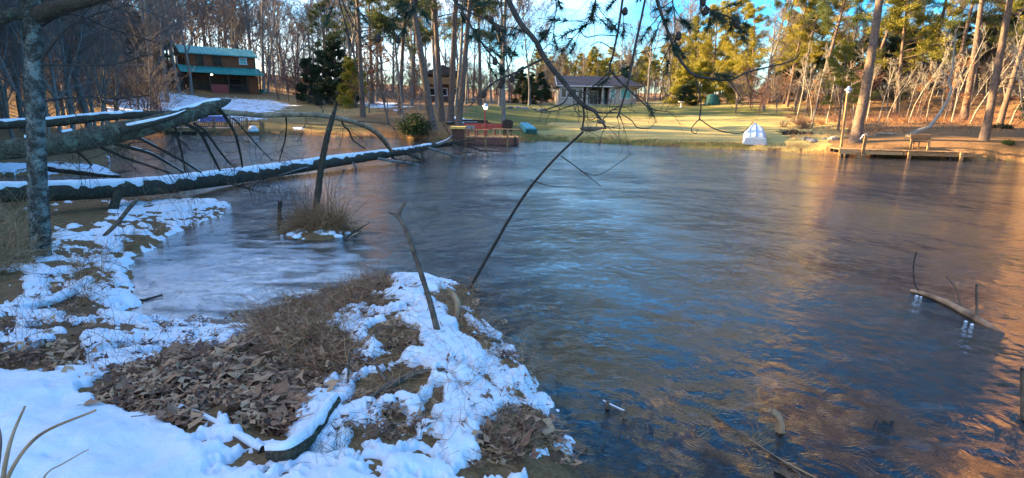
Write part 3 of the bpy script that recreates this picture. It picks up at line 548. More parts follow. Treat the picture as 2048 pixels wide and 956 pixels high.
def place(kind, base, name, label, group, top=None, scale=1.0, rz=None, cat='tree', sink=.0):
    parts, H = LIB[kind]; R = random
    e = thing(name, label, cat, base, 0, group)
    a = R.uniform(0, 2*PI) if rz is None else rz
    if top is not None:
        d = (Vector(top)-Vector(base)); q = Vector((0, 0, 1)).rotation_difference(d.normalized()); e.rotation_euler = (q @ Quaternion((0, 0, 1), a)).to_euler()
    else:
        q = Quaternion((1, 0, 0), R.gauss(0, .035)) @ Quaternion((0, 1, 0), R.gauss(0, .035)) @ Quaternion((0, 0, 1), a); e.rotation_euler = q.to_euler()
    sc = scale if isinstance(scale, tuple) else (scale, scale, scale); e.scale = sc
    for nm, me in parts: link(nm, me, e)
    return e
def at_px(u, v, Y):                    # base on the terrain in the column of pixel (u, v) at distance Y
    q = P(u, v, Y); return Vector((q.x, q.y, tz(q.x, q.y)))
def on_water(b, m=.35): return float(terrain(np.array([b.x]), np.array([b.y]))[1][0]) < m
def named(kind, u, v, Y, label, name='bare_tree', top=None, scale=1., group=None, cat='tree'):
    b = GT(u, v)
    if not (.75 < b.y/Y < 1.35): b = at_px(u, v, Y)
    while on_water(b): Y += .6; b = at_px(u, v, Y)
    if top: top = P(top[0], top[1], b.y)
    return place(kind, b, name, label, group, top, scale, cat=cat)
def stand(kinds, n, u0, u1, Y0, Y1, name, label, group, s0=.8, s1=1.15, cat='tree', seed=0, lean=0, wide=None):
    R = random.Random(seed)
    for i in range(n):
        u = u0+(u1-u0)*(i+R.random())/n; Y = Y0+(Y1-Y0)*((i*.618+R.random()*.3) % 1); b = ground_at(u, Y)
        while on_water(b, .8) and Y < 200: Y += 2; b = ground_at(u, Y)
        s = R.uniform(s0, s1); t = None
        if lean: t = b+Vector((R.gauss(lean, .05), R.gauss(0, .04), 1))
        place(R.choice(kinds), b, name, label, group, t, (s*(wide or 1), s*(wide or 1), s), cat=cat)

# central group of tall trees on the point
C1 = 'tall trunks on the point behind the dock'
named('pine0', 726, 234, 50, 'tall slender pine with reddish upper trunk left of the orange leaved sapling', 'pine_tree', (716, 0), .95)
named('tallpine', 866, 259, 41, 'thickest pine trunk behind the dark green shore bush, leaning left', 'pine_tree', (826, 60), (1.35, 1.35, 1))
named('pine1', 884, 242, 50, 'pine with two close stems behind the thickest leaning trunk', 'pine_tree', (872, 60), 1.0)
named('tallpine', 901, 246, 46, 'straight grey trunk left of the yellow topped dock box', 'pine_tree', (902, 0), (1.2, 1.2, 1))
named('pine2', 917, 251, 43, 'leaning pine trunk directly behind the yellow topped dock box', 'pine_tree', (932, 60), (1, 1, 1))
named('forest0', 1007, 255, 42, 'lone grey straight trunk rising behind the dark smoker at the dock end', 'bare_tree', (1008, 60), (.95, .95, 1))
named('forest2', 912, 215, 66, 'bare tree between the straight trunk and the leaning dock pine, far back', 'bare_tree', (917, 60), .9)
named('shoretree', 806, 264, 40, 'small grey many branched tree at the water edge left of the green bush', 'bare_tree', (792, 190), 1.05)
named('shoretree', 778, 246, 44, 'small thin bare tree with snow patch behind it', 'bare_tree', (770, 180), .95)
named('orange0', 738, 226, 54, 'sapling holding orange leaves near the slender pine', 'young_oak', None, 1.15)
named('orange1', 770, 222, 58, 'orange leaved oak sapling left of the hidden brown house', 'young_oak', None, 1.2)
named('orange0', 842, 220, 60, 'small orange leaved sapling behind the thickest leaning trunk', 'young_oak', None, .8)
named('pine1', 800, 228, 60, 'green pine with low boughs behind the small shore tree', 'pine_tree', (806, 60), .85)
named('ybush', 712, 215, 60, 'short yellow green pine right of the dark evergreens', 'pine_tree', None, .9)
stand(['pine0', 'pine1', 'pine2'], 4, 730, 990, 68, 92, 'pine_tree', 'green pine in the thin wood behind the point', 'pines behind the point', .85, 1.1, seed=3)
stand(['forest0', 'forest1', 'forest2', 'forest3'], 16, 690, 1060, 62, 105, 'bare_tree', 'bare tall tree in the thin wood behind the point', 'bare trees behind the point', .7, 1.0, seed=4)
stand(['twiggy0', 'twiggy1'], 7, 740, 1090, 82, 100, 'leafless_shrub', 'twiggy reddish shrub at the back of the point', 'twiggy shrubs at the back of the point', .8, 1.1, 'shrub', 5)
# dark evergreens and thicket right of the cabin
for u, Y, s, l in [(620, 71, .62, 'dark dense evergreen nearest the leafless thicket'), (645, 69, .72, 'dark evergreen second from the leafless thicket'), (674, 66, .82, 'tallest dark evergreen right of the cabin'), (697, 70, .6, 'dark evergreen at the right end of the evergreen clump')]:
    place('dark%d' % (u % 2), ground_at(u, Y), 'evergreen_tree', l, 'dark evergreens right of the cabin', None, s)
named('pine1', 655, 190, 78, 'pine crown rising above the dark evergreens', 'pine_tree', (650, 50), .9)
named('pine2', 700, 190, 80, 'tall pine with high boughs behind the yellow green pine', 'pine_tree', (700, 40), .95)
for u, Y, s in [(560, 76, 1.1), (578, 72, 1.25), (598, 71, 1.3), (615, 72, 1.1)]:
    place('twiggy%d' % (u % 2), ground_at(u, Y), 'leafless_shrub', 'reddish leafless thicket bush between the cabin and the evergreens', 'thicket bushes right of the cabin', None, s, cat='shrub')
# bare wood behind the cabin
stand(['forest0', 'forest1', 'forest2', 'forest3', 'oak0', 'oak1'], 38, 330, 720, 88, 135, 'bare_tree', 'tall bare tree in the wood behind the cabin', 'bare wood behind the cabin', .8, 1.15, seed=6)
named('forest2', 527, 178, 84, 'pale straight bare trunk just right of the cabin', 'bare_tree', (524, 40), 1.1)
named('forest0', 536, 186, 82, 'second bare trunk right of the cabin beside the pale one', 'bare_tree', (545, 60), .9)
named('forest1', 384, 190, 71, 'dark bare trunk at the left front corner of the cabin', 'bare_tree', (376, 90), .8)
# left woods
stand(['forest0', 'forest1', 'forest2', 'forest3', 'oak0', 'oak1'], 46, -120, 375, 50, 95, 'bare_tree', 'bare tree in the dim wood on the left slope', 'bare wood on the left slope', .75, 1.05, seed=8)
stand(['forest0', 'oak0', 'oak1', 'forest3'], 22, -420, 180, 26, 46, 'bare_tree', 'bare tree in the near left wood beyond the fallen trees', 'near left wood', .55, .8, seed=9)
stand(['dark0', 'dark1'], 20, -150, 345, 58, 84, 'evergreen_tree', 'dim evergreen among the bare trees of the left wood', 'evergreens in the left wood', .8, 1.25, seed=10)
stand(['twiggyg0', 'twiggyg1'], 30, -120, 340, 34, 66, 'leafless_shrub', 'grey twiggy undergrowth bush in the left wood', 'undergrowth of the left wood', .8, 1.2, 'shrub', 11)
stand(['oak0', 'oak1', 'pale', 'forest1'], 12, -80, 330, 19, 27, 'bare_tree', 'small tangled bare tree close behind the fallen trunks', 'tangled trees behind the fallen trunks', .34, .5, seed=41)
named('pale', 212, 232, 33, 'pale forked tree with whitish trunk in the left wood', 'bare_tree', (190, 130), 1.0)
named('pale', 138, 240, 38, 'whitish crooked tree left of the pale forked tree', 'bare_tree', (120, 120), .9)
# trees out to the left that hold the low sun off the near bank
def off_frame(kinds, n, box, name, label, group, s0, s1, seed):
    R = random.Random(seed)
    for i in range(n):
        x = R.uniform(box[0], box[1]); y = R.uniform(box[2], box[3]); s = R.uniform(s0, s1)
        if x > -1.12*y-5: x = -1.12*y-5-R.uniform(0, 12)
        place(R.choice(kinds), Vector((x, y, tz(x, y))), name, label, group, None, s)
off_frame(['dark0', 'dark1', 'dark0', 'pine1'], 110, (-70, -18, -6, 33), 'evergreen_tree', 'evergreen of the wood outside the left edge of the picture', 'wood left of the picture', 1.3, 2.1, 13)
# wood behind the house and the golden ridge
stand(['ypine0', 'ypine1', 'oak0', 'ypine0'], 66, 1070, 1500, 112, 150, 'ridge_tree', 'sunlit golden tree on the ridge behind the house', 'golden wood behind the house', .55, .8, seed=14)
stand(['forest0', 'forest2', 'forest3'], 8, 1060, 1300, 105, 120, 'bare_tree', 'pale bare tree rising above the house roof', 'bare trees above the house roof', .55, .8, seed=15)
for u, Y, s in [(1046, 86, .62), (1062, 84, .5), (1082, 88, .55)]:
    place('dark%d' % (u % 4 // 2), ground_at(u, Y), 'evergreen_tree', 'bluish round evergreen left of the pale house', 'evergreens left of the house', None, s)
stand(['sapling0', 'sapling1', 'sapling2', 'forest3', 'forest1'], 20, 1290, 1420, 84, 112, 'bare_tree', 'pale thin bare tree right of the house', 'thin trees right of the house', .7, 1.0, seed=16)
stand(['twiggy0', 'twiggy1', 'ybush'], 34, 1030, 1500, 106, 122, 'golden_bush', 'low golden brush under the ridge trees', 'golden brush behind the house', .7, 1.1, 'shrub', 43)
stand(['twiggyg0', 'twiggy1'], 16, 700, 1080, 88, 100, 'leafless_shrub', 'brown brush closing the back of the point', 'brush at the back of the point', .8, 1.2, 'shrub', 44)
# sunlit pines at the lawn's far edge
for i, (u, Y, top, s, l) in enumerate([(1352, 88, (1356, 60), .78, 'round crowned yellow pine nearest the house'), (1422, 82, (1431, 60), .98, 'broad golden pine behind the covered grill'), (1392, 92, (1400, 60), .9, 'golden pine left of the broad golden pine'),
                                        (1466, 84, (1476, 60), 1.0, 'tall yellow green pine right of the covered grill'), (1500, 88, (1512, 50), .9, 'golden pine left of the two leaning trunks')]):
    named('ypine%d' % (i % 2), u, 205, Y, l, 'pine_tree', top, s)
for u, Y, s, l in [(1365, 80, .95, 'low green bushy pine beside the lawn left of the covered grill'), (1395, 80, 1.05, 'low green bushy pine just behind the covered grill'), (1452, 80, 1.0, 'bushy low pine right of the covered grill'), (1478, 78, .9, 'smallest bushy pine at the lawn edge')]:
    place('ybush', ground_at(u, Y), 'pine_tree', l, None, None, s)
place('dark0', ground_at(1372, 78), 'evergreen_tree', 'dark low evergreen at the lawn edge left of the covered grill', None, None, (.55, .55, .38))
for u, v, Y, top, k, s, l in [(1524, 206, 66, (1578, 0), 'tallpine', (.8, .8, 1), 'left one of the two long reddish trunks leaning right'), (1536, 206, 66, (1592, 0), 'tallpine', (.7, .7, 1.1), 'right one of the two long reddish trunks leaning right'),
                              (1566, 208, 62, (1620, 0), 'ypine0', (.75, .75, 1), 'leaning pine right of the two long reddish trunks'), (1590, 212, 60, (1640, 0), 'pine1', (.8, .8, 1.05), 'leaning pine with dark green crown above the lawn corner'),
                              (1630, 222, 54, (1672, 60), 'pine2', (.8, .8, 1), 'slim leaning pine left of the dock lamp'), (1846, 218, 50, (1884, 0), 'tallpine', (.95, .95, 1), 'slim reddish pine between the two big right hand pines'),
                              (1790, 225, 58, (1812, 60), 'ypine1', 1.1, 'pine with dense green boughs behind the dock bench'), (1900, 222, 60, (1930, 60), 'pine1', .95, 'green boughed pine behind the lit straight pine')]:
    named(k, u, v, Y, l, 'pine_tree', top, s)
named('tallpine', 1711, 284, 29.5, 'massive grey pine trunk beside the dock lamp post', 'pine_tree', (1752, 60), (1.4, 1.4, .85))
named('tallpine', 1927, 240, 40, 'big straight pine lit orange on its left side', 'pine_tree', (1962, 60), (1.35, 1.35, .95))
named('tallpine', 1968, 280, 30.5, 'grey leaning pine at the shore right of the dock', 'pine_tree', (2020, 60), (1.0, 1.0, .85))
named('pine2', 1998, 252, 37, 'slim sunlit leaning pine at the right edge', 'pine_tree', (2046, 80), (.75, .75, .9))
stand(['ypine1', 'pine1', 'ypine0', 'ypine0'], 8, 1560, 2120, 62, 90, 'pine_tree', 'pine deep in the right hand wood', 'pines deep in the right hand wood', .85, 1.1, seed=18, lean=.08)
stand(['forest0', 'forest1', 'forest2', 'forest3', 'oak0'], 16, 1500, 2120, 58, 88, 'bare_tree', 'bare tree deep in the right hand wood', 'bare trees in the right hand wood', .6, .85, seed=19, lean=.06)
stand(['sapling0', 'sapling1', 'sapling2'], 34, 1580, 2090, 42, 66, 'sapling', 'thin pale sapling at the front of the right hand wood', 'pale saplings in the right hand wood', .7, 1.1, seed=20, lean=.04)
stand(['twiggy0', 'twiggyg0', 'twiggyg1'], 44, 1470, 2100, 58, 80, 'leafless_shrub', 'brown brushy shrub in the right hand wood', 'brush of the right hand wood', .75, 1.1, 'shrub', 21)
stand(['dark0', 'dark1'], 22, 1540, 2120, 68, 96, 'evergreen_tree', 'dark evergreen deep in the right hand wood', 'evergreens in the right hand wood', .8, 1.1, seed=23)
stand(['orange0', 'orange1'], 5, 1520, 2080, 46, 64, 'young_oak', 'orange leaved young oak in the right hand wood', 'orange leaved oaks in the right hand wood', .6, .95, seed=22)
stand(['brush', 'brush_orange'], 34, 1560, 2080, 41, 58, 'dry_bush', 'low dry brush clump on the sunlit wood floor', 'dry brush on the right hand wood floor', .4, .8, 'shrub', 24)
stand(['sapling1', 'sapling0'], 10, 2050, 2500, 16, 50, 'sapling', 'thin pale sapling at the front of the right hand wood', 'pale saplings in the right hand wood', .8, 1.1, seed=25)
stand(['pine0', 'dark1', 'dark0', 'pine2', 'forest1'], 46, 2080, 3400, 20, 60, 'pine_tree', 'pine deep in the right hand wood', 'pines deep in the right hand wood', .8, 1.0, seed=26)  # unseen wood past the right edge, thickened to dim the bank's reflection
R_ = random.Random(77)  # unseen evergreens added to keep the sunlit bank out of the water's reflection
for i in range(40):
    x = R_.uniform(29, 52); y = R_.uniform(-6, 26); b_ = Vector((x, y, tz(x, y)))
    if not on_water(b_, 1.0) and x > .98*y+3: place('dark%d' % (i % 2), b_, 'evergreen_tree', 'evergreen of the wood outside the right edge of the picture', 'wood right of the picture', None, R_.uniform(.8, 1.3))
# far wood closing the horizon
stand(['forest0', 'forest1', 'oak0', 'oak1', 'forest3'], 40, -60, 760, 125, 170, 'bare_tree', 'distant bare tree closing the skyline on the left', 'distant wood on the left skyline', .7, 1.0, seed=28)
stand(['twiggyg0', 'twiggyg1', 'twiggy0', 'oak0'], 70, -60, 1110, 96, 130, 'leafless_shrub', 'distant brown brush under the skyline wood', 'distant brush under the skyline', 1.0, 1.9, 'shrub', 29)
named('ypine1', 1676, 262, 39, 'young bright yellow green pine left of the massive pine', 'pine_tree', None, .42)  # young tree added in place of the big pine's yellow bough
place('rhodo', at_px(831, 262, 41.5), 'evergreen_shrub', 'rounded dark green shrub on the shore left of the dock', None, None, .95, cat='shrub')
for u, v, Y, s, l in [(1995, 262, 38, .9, 'low green bush at the foot of the slim sunlit pine'), (2012, 262, 38, .8, 'low green bush right of the slim sunlit pine foot'), (2015, 290, 31, .7, 'low green tuft by the water at the right edge')]:
    place('lowgreen', at_px(u, v, Y), 'green_shrub', l, None, None, s, cat='shrub')
# pale crooked tree leaning up from the bank behind the bench
R = random.Random(5); e = thing('leaning_tree', 'pale crooked bare tree bending up from the bank behind the dock bench', 'tree', at_px(1822, 272, 34)); b0 = Vector(e.location)
cv = [P(u, v, 34+i*.35) for i, (u, v) in enumerate([(1815, 274), (1838, 262), (1858, 256), (1878, 230), (1896, 200), (1903, 178), (1897, 163), (1905, 140), (1908, 100), (1912, 60)])]; off = Vector((0, 0, b0.z-cv[0].z)); cv = [c+off-b0 for c in cv]
MB().tube(cv, [.16, .13, .12, .10, .085, .075, .07, .06, .05, .03], 8).build('trunk', 'bark_pale', e)
mb = MB()
for i in range(26):
    q, d = lerp_pt(cv, R.uniform(.35, 1)); c, _ = grow(R, q, vrot(d, rnd_perp(d, R), .8), R.uniform(.6, 2.2), 5, .2, .06); mb.tube(c, taper(.025, .006, 5), 4)
    for j in range(4):
        q2, d2 = lerp_pt(c, R.uniform(.3, 1)); c2, _ = grow(R, q2, vrot(d2, rnd_perp(d2, R), .6), R.uniform(.3, .9), 3, .2, .06); mb.tube(c2, [.01, .007, .004], 3)
mb.build('branches', 'bark_pale', e)

# ------------------------------------------------------------------ buildings
def part(e, name, m, fn, parent=None, label=None):
    mb = MB(); fn(mb); o = mb.build(name, m, parent or e)
    if label: o['label'] = label
    return o
def window(e, x, z, w, h, y=0, glass='glass', split=None, mull=0, frame='white', sx=None):
    f = MB(); t = .09
    f.box((x, y-.03, z+h/2+t/2), (w+2*t, .10, t)); f.box((x, y-.03, z-h/2-t/2), (w+2*t+.06, .14, t))
    f.box((x-w/2-t/2, y-.03, z), (t, .10, h)); f.box((x+w/2+t/2, y-.03, z), (t, .10, h))
    if split is not None: f.box((x, y-.02, z-h/2+h*split), (w, .06, .05))
    for k in range(mull): f.box((x-w/2+w*(k+1)/(mull+1), y-.022, z), (.06, .06, h))
    o = f.build('window', frame, e); MB().box((x, y+.0, z), (w, .03, h)).build('pane', glass, o); return o
# pale single storey house across the lawn
b = GT(1190, 209.5); hY = 92.0; hz = P(1190, 209, hY).z-.1
lx = P(1119, 200, hY).x; rx = P(1276, 200, hY).x; W = rx-lx; hx = (lx+rx)/2
e = thing('pale_house', 'single storey cream masonry house with dark shingle roof and recessed porch across the lawn', 'house', (hx, hY, hz))
Wh = W/2; p0 = P(1166, 200, hY).x-hx; p1 = P(1217, 200, hY).x-hx; WH = 3.05
def sx(u): return P(u, 200, hY).x-hx
def walls(m):
    m.box(((-Wh+p0)/2, .15, WH/2), (p0+Wh, .3, WH)); m.box(((p1+Wh-1.2)/2, .15, WH/2), (Wh-1.2-p1, .3, WH))
    m.raw([(Wh-1.2, 0, 0), (Wh, 1.5, 0), (Wh, 1.5, WH), (Wh-1.2, 0, WH), (Wh-1.4, .3, 0), (Wh-.3, 1.6, 0), (Wh-.3, 1.6, WH), (Wh-1.4, .3, WH)], [(0, 1, 2, 3), (5, 4, 7, 6)])
    m.box((Wh-.15, 5.8, WH/2), (.3, 8.4, WH)); m.box((0, 9.9, WH/2), (W-.6, .3, WH))
    m.box((-Wh+.15, 5.1, WH/2), (.3, 9.3, WH))
part(e, 'wall', 'stucco', walls)
part(e, 'gable_wall', 'stucco', lambda m: m.raw([(-Wh, .3, WH), (-Wh, 9.9, WH), (-Wh, 5, WH+1.55), (-Wh+.25, .3, WH), (-Wh+.25, 9.9, WH), (-Wh+.25, 5, WH+1.55)], [(0, 2, 1), (3, 4, 5), (0, 3, 5, 2), (1, 2, 5, 4)]))
part(e, 'porch_wall', 'brown_paint', lambda m: (m.box(((p0+p1)/2, 2.3, WH/2), (p1-p0, .2, WH)), m.box((p0+.1, 1.2, WH/2), (.18, 2.1, WH)), m.box((p1-.1, 1.2, WH/2), (.18, 2.1, WH))))
part(e, 'porch_floor', 'rock', lambda m: m.box(((p0+p1)/2, .9, .1), (p1-p0, 2.6, .22)))
zr = WH+1.75; ov = .5
rf = part(e, 'roof', 'shingle', lambda m: m.raw([(-Wh-ov, -ov, WH-.05), (Wh+ov, -ov, WH-.05), (Wh+ov, 10.3, WH-.05), (-Wh-ov, 10.3, WH-.05), (-Wh-ov, 5, zr), (Wh-3.6, 5, zr),
     (-Wh-ov, -ov, WH-.23), (Wh+ov, -ov, WH-.23), (Wh+ov, 10.3, WH-.23), (-Wh-ov, 10.3, WH-.23)],
     [(0, 1, 5, 4), (1, 2, 5), (2, 3, 4, 5), (3, 0, 4), (6, 7, 1, 0), (7, 8, 2, 1), (8, 9, 3, 2), (9, 6, 0, 3), (9, 8, 7, 6)]))
part(e, 'roof', 'shingle', lambda m: m.raw([(Wh-4.2, -ov-.35, WH+.0), (Wh+ov+.1, -ov-.35, WH+.0), (Wh-2.0, 4.2, zr+.06), (Wh-4.2, -ov-.35, WH-.15), (Wh+ov+.1, -ov-.35, WH-.15), (Wh-5.2, 4.2, WH+1.5), (Wh+ov+.1, 6, WH)], [(0, 1, 2), (3, 4, 1, 0), (0, 2, 5), (1, 6, 2)]), label='small hip of the right wing')
part(e, 'gutter', 'white', lambda m: (m.box((0, -ov-.05, WH-.14), (W+2*ov, .09, .14)), m.beam((-Wh-ov-.03, -ov, WH-.1), (-Wh-ov-.03, 5, zr-.1), .06, .2)))
for u in (1174, 1205): part(e, 'column', 'stucco', lambda m: (m.box((sx(u), .25, WH/2+.1), (.34, .34, WH-.2)), m.box((sx(u), .25, .3), (.46, .46, .25)), m.box((sx(u), .25, WH-.3), (.44, .44, .14))))
for u, w, h, g, s in [(1127, .75, 1.35, 'glass', None), (1144, 1.2, 1.35, 'glass', None), (1160, .6, 1.35, 'glass', None), (1225, .62, 1.35, 'blind', .5), (1250, 1.45, 1.45, 'blind', None)]: window(e, sx(u), 1.85, w, h, -.0, g, s)
window(e, sx(1187), 1.25, 1.9, 2.05, 2.18, 'glass', None, 2); window(e, sx(1212), 1.25, .55, 2.0, 2.18, 'blind')
f = MB().box((Wh-.55, .62, 1.75), (.5, .1, 1.3), rz=.9).build('window', 'white', e); MB().box((Wh-.57, .60, 1.75), (.36, .1, 1.12), rz=.9).build('pane', 'glass', f)
part(e, 'vent', 'cab_dark', lambda m: m.box((sx(1262), -.02, .25), (.5, .08, .22)))

# two storey cabin with teal roofs on the left hill
cY = 76; cb = P(379, 186, cY); ang = math.radians(38)
e = thing('wooden_cabin', 'two storey brown wooden cabin with teal metal roofs on the snowy left hill', 'house', (cb.x, cb.y, cb.z-.15), ang)
CW = 9.0
part(e, 'wall', 'log', lambda m: [m.box((CW/2, 1.9-.001*i, 3.92+.19*i), (CW-.3, .14, .182)) for i in range(8)], label='upper board wall')
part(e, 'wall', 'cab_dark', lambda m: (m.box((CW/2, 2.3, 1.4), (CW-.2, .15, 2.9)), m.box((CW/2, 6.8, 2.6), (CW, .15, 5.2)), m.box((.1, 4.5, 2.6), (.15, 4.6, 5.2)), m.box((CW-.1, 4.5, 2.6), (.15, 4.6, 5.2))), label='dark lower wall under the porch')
part(e, 'wall', 'log', lambda m: [m.box((CW-.75, .55, .17+.2*i), (1.3, .1, .19)) for i in range(13)], label='boarded right end of the porch')
part(e, 'roof', 'teal', lambda m: m.raw([(-.5, 1.3, 5.45), (CW+.3, 1.3, 5.45), (CW+.3, 4.4, 6.6), (-.5, 4.4, 6.6), (-.5, 1.3, 5.33), (CW+.3, 1.3, 5.33), (CW+.3, 4.4, 6.48), (-.5, 4.4, 6.48), (-.5, 7.2, 5.3), (CW+.3, 7.2, 5.3)], [(0, 1, 2, 3), (5, 4, 7, 6), (4, 5, 1, 0), (3, 2, 9, 8), (0, 3, 7, 4), (1, 5, 6, 2)]), label='upper teal roof')
rl = part(e, 'roof', 'teal', lambda m: (m.raw([(-.8, -.4, 2.95), (CW+.5, -.4, 2.95), (CW+.5, 1.95, 3.85), (-.8, 1.95, 3.85), (-.8, -.4, 2.85), (CW+.5, -.4, 2.85), (CW+.5, 1.95, 3.75), (-.8, 1.95, 3.75)], [(0, 1, 2, 3), (5, 4, 7, 6), (4, 5, 1, 0), (0, 3, 7, 4), (1, 5, 6, 2)]), m.box((CW/2+1.8, -.43, 2.9), (CW-2.6, .07, .3))), label='lower teal porch roof')
seam = MB()
for i in range(20):
    x = -.4+i*(CW+.5)/19; seam.beam((x, 1.28, 5.48), (x, 4.4, 6.63), .03, .05); seam.beam((x, -.42, 2.98), (x, 1.93, 3.88), .03, .05)
o = seam.build('roof_seam', 'teal', e)
part(e, 'end_wall', 'teal', lambda m: m.raw([(CW-.02, 1.9, 3.7), (CW-.02, 6.9, 3.7), (CW-.02, 6.9, 5.3), (CW-.02, 4.4, 6.4), (CW-.02, 1.9, 5.5), (CW-.1, 1.9, 3.7), (CW-.1, 6.9, 3.7), (CW-.1, 6.9, 5.3), (CW-.1, 4.4, 6.4), (CW-.1, 1.9, 5.5)], [(0, 1, 2, 3, 4), (9, 8, 7, 6, 5)]))
for x, w, h in [(1.9, .8, 1.2), (4.1, .9, 1.15), (7.4, .85, .75)]: window(e, x, 4.65 if h > .8 else 4.75, w, h, 1.80, 'glass' if x < 7 else 'blind', .5, frame='white' if x > 7 else 'cab_dark')
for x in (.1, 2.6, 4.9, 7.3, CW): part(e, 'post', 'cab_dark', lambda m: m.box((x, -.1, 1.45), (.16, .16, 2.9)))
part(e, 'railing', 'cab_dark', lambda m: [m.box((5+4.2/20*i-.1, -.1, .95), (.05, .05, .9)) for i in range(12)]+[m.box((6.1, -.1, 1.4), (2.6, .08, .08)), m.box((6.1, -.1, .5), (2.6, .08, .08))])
part(e, 'panel', 'red_wood', lambda m: [m.box((3.75, -.12, .2+.16*i), (2.1, .06+.02*(i % 2), .15)) for i in range(8)], label='red boarded porch front')
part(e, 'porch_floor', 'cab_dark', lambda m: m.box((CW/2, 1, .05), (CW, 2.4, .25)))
lm_ = part(e, 'porch_lamp', 'lamp_glow', lambda m: m.lathe([(.05, 0), (.13, .05), (.13, .15), (.05, .2)], (2.9, .0, 2.55), 10))
part(e, 'window', 'glass', lambda m: (m.box((3.5, 2.2, 1.7), (1.0, .06, 1.0)), m.box((6.0, 2.2, 1.6), (1.8, .06, 1.2))))
b = P(520, 186, 84); e = thing('teal_tub', 'small teal box on the ground against the right corner of the cabin', 'box', (b.x, b.y, b.z-.1)); part(e, 'body', 'teal', lambda m: m.box((0, 0, .3), (1.6, .8, .5))); part(e, 'lid', 'boat_teal', lambda m: m.box((0, 0, .59), (1.7, .9, .08)))
# small shed left of the cabin
b = P(338, 180, 74); e = thing('dark_shed', 'small dark shed with low gable roof left of the cabin among trees', 'shed', (b.x, b.y, b.z-.1), .3)
part(e, 'wall', 'cab_dark', lambda m: m.box((0, 1.4, 1.05), (2.8, 2.6, 2.1))); part(e, 'roof', 'brown_paint', lambda m: m.prism([(-1.7, 2.0), (1.7, 2.0), (1.7, 2.12), (0, 2.9), (-1.7, 2.12)], -.1, 3))
part(e, 'door', 'log', lambda m: m.box((0, .06, .95), (.9, .08, 1.8)))
# brown house hidden behind the point's trunks
b = P(888, 203, 86); e = thing('brown_house', 'dark brown house with tan upper band half hidden behind the point trunks', 'house', (b.x, b.y, b.z-.1))
part(e, 'wall', 'brown_paint', lambda m: m.box((0, 3, 1.3), (5.4, 6, 2.6)), label='dark red lower wall'); part(e, 'balcony', 'deck', lambda m: m.box((0, -.5, 3.1), (4.4, 1.1, 1.0)))
part(e, 'roof', 'shingle', lambda m: m.prism([(-3, 4.0), (3, 4.0), (3, 4.15), (0, 5.4), (-3, 4.15)], -.8, 6.4)); part(e, 'upper_wall', 'cab_dark', lambda m: m.box((0, 3, 3.3), (5.3, 5.9, 1.5)))
for x in (-1.7, 0, 1.7): window(e, x, 1.5, .9, 1.0, -.02)

# ------------------------------------------------------------------ docks
# left deck with railing and snow
a = P(292, 263, 40.5); c = P(497, 265, 42.5); e = thing('railed_deck', 'long wooden deck with picket railing on the far shore below the cabin', 'deck', (a.x, a.y, 0), math.atan2(c.y-a.y, c.x-a.x)); DL = math.hypot(c.x-a.x, c.y-a.y)
dz = .42
for i in range(28): part(e, 'board', 'deck', lambda m: m.box((DL*(i+.5)/28, 1.2, dz), (DL/28-.015, 2.6, .05)))
part(e, 'rim_beam', 'deck', lambda m: m.box((DL/2, -.13, dz-.1), (DL, .06, .26))); part(e, 'sleeper', 'wood_dark', lambda m: m.box((DL/2, .3, .05), (DL-.3, .1, .3)))
for i in range(7): part(e, 'post', 'deck', lambda m: m.box((DL*i/6, -.19, .45), (.11, .11, 1.5)))
part(e, 'top_rail', 'deck', lambda m: m.box((DL/2, -.17, 1.22), (DL, .15, .05))); part(e, 'bottom_rail', 'deck', lambda m: m.box((DL/2, -.15, .56), (DL, .05, .07)))
for i in range(54):
    if i % 9: part(e, 'picket', 'deck', lambda m: m.box((DL*i/54, -.15, .88), (.045, .04, .62)))
part(e, 'snow_cover', 'snow', lambda m: m.box((DL/2-.4, 1.2, dz+.055), (DL-1.6, 2.1, .06)))
for x, l in [(1.2, 'left snowy white chair on the railed deck'), (5.9, 'right snowy white chair on the railed deck')]:
    ch = thing('deck_chair', l, 'chair', Vector(e.location)+Matrix.Rotation(e.rotation_euler.z, 3, 'Z') @ Vector((x, 1.0, dz+.085)), e.rotation_euler.z+.2)
    part(ch, 'seat', 'white', lambda m: m.box((0, 0, .38), (.5, .5, .05))); part(ch, 'backrest', 'white', lambda m: m.box((0, .26, .66), (.5, .04, .55), rx=-.2))
    for q in ((-.22, -.22), (.22, -.22), (-.22, .22), (.22, .22)): part(ch, 'leg', 'white', lambda m: m.box((*q, .18), (.04, .04, .36)))
bt = thing('covered_table', 'low table under a blue tarpaulin in the middle of the railed deck', 'table', Vector(e.location)+Matrix.Rotation(e.rotation_euler.z, 3, 'Z') @ Vector((4.3, 1.5, dz+.085)), e.rotation_euler.z)
part(bt, 'tarpaulin', 'blue', lambda m: m.raw([(-1, -.5, .35), (1, -.55, .4), (1.05, .5, .38), (-1.05, .5, .36), (-.8, -.35, .78), (.8, -.35, .80), (.8, .35, .80), (-.8, .35, .76)], [(0, 1, 5, 4), (1, 2, 6, 5), (2, 3, 7, 6), (3, 0, 4, 7), (4, 5, 6, 7), (3, 2, 1, 0)]))
for q in ((-.7, -.3), (.7, -.3), (-.7, .3), (.7, .3)): part(bt, 'leg', 'deck', lambda m: m.box((*q, .2), (.07, .07, .4)))
b = P(507, 266, 41.5); e = thing('white_tub', 'white domed tub at the water edge right of the railed deck', 'tub', (b.x, b.y, max(0, tz(b.x, b.y)))); part(e, 'shell', 'white', lambda m: m.lathe([(.36, 0), (.38, .1), (.33, .3), (.2, .45), (.05, .5)], n=18)); part(e, 'rim', 'boat_teal', lambda m: m.lathe([(.39, .02), (.42, .04), (.42, .09), (.39, .11)], n=18))
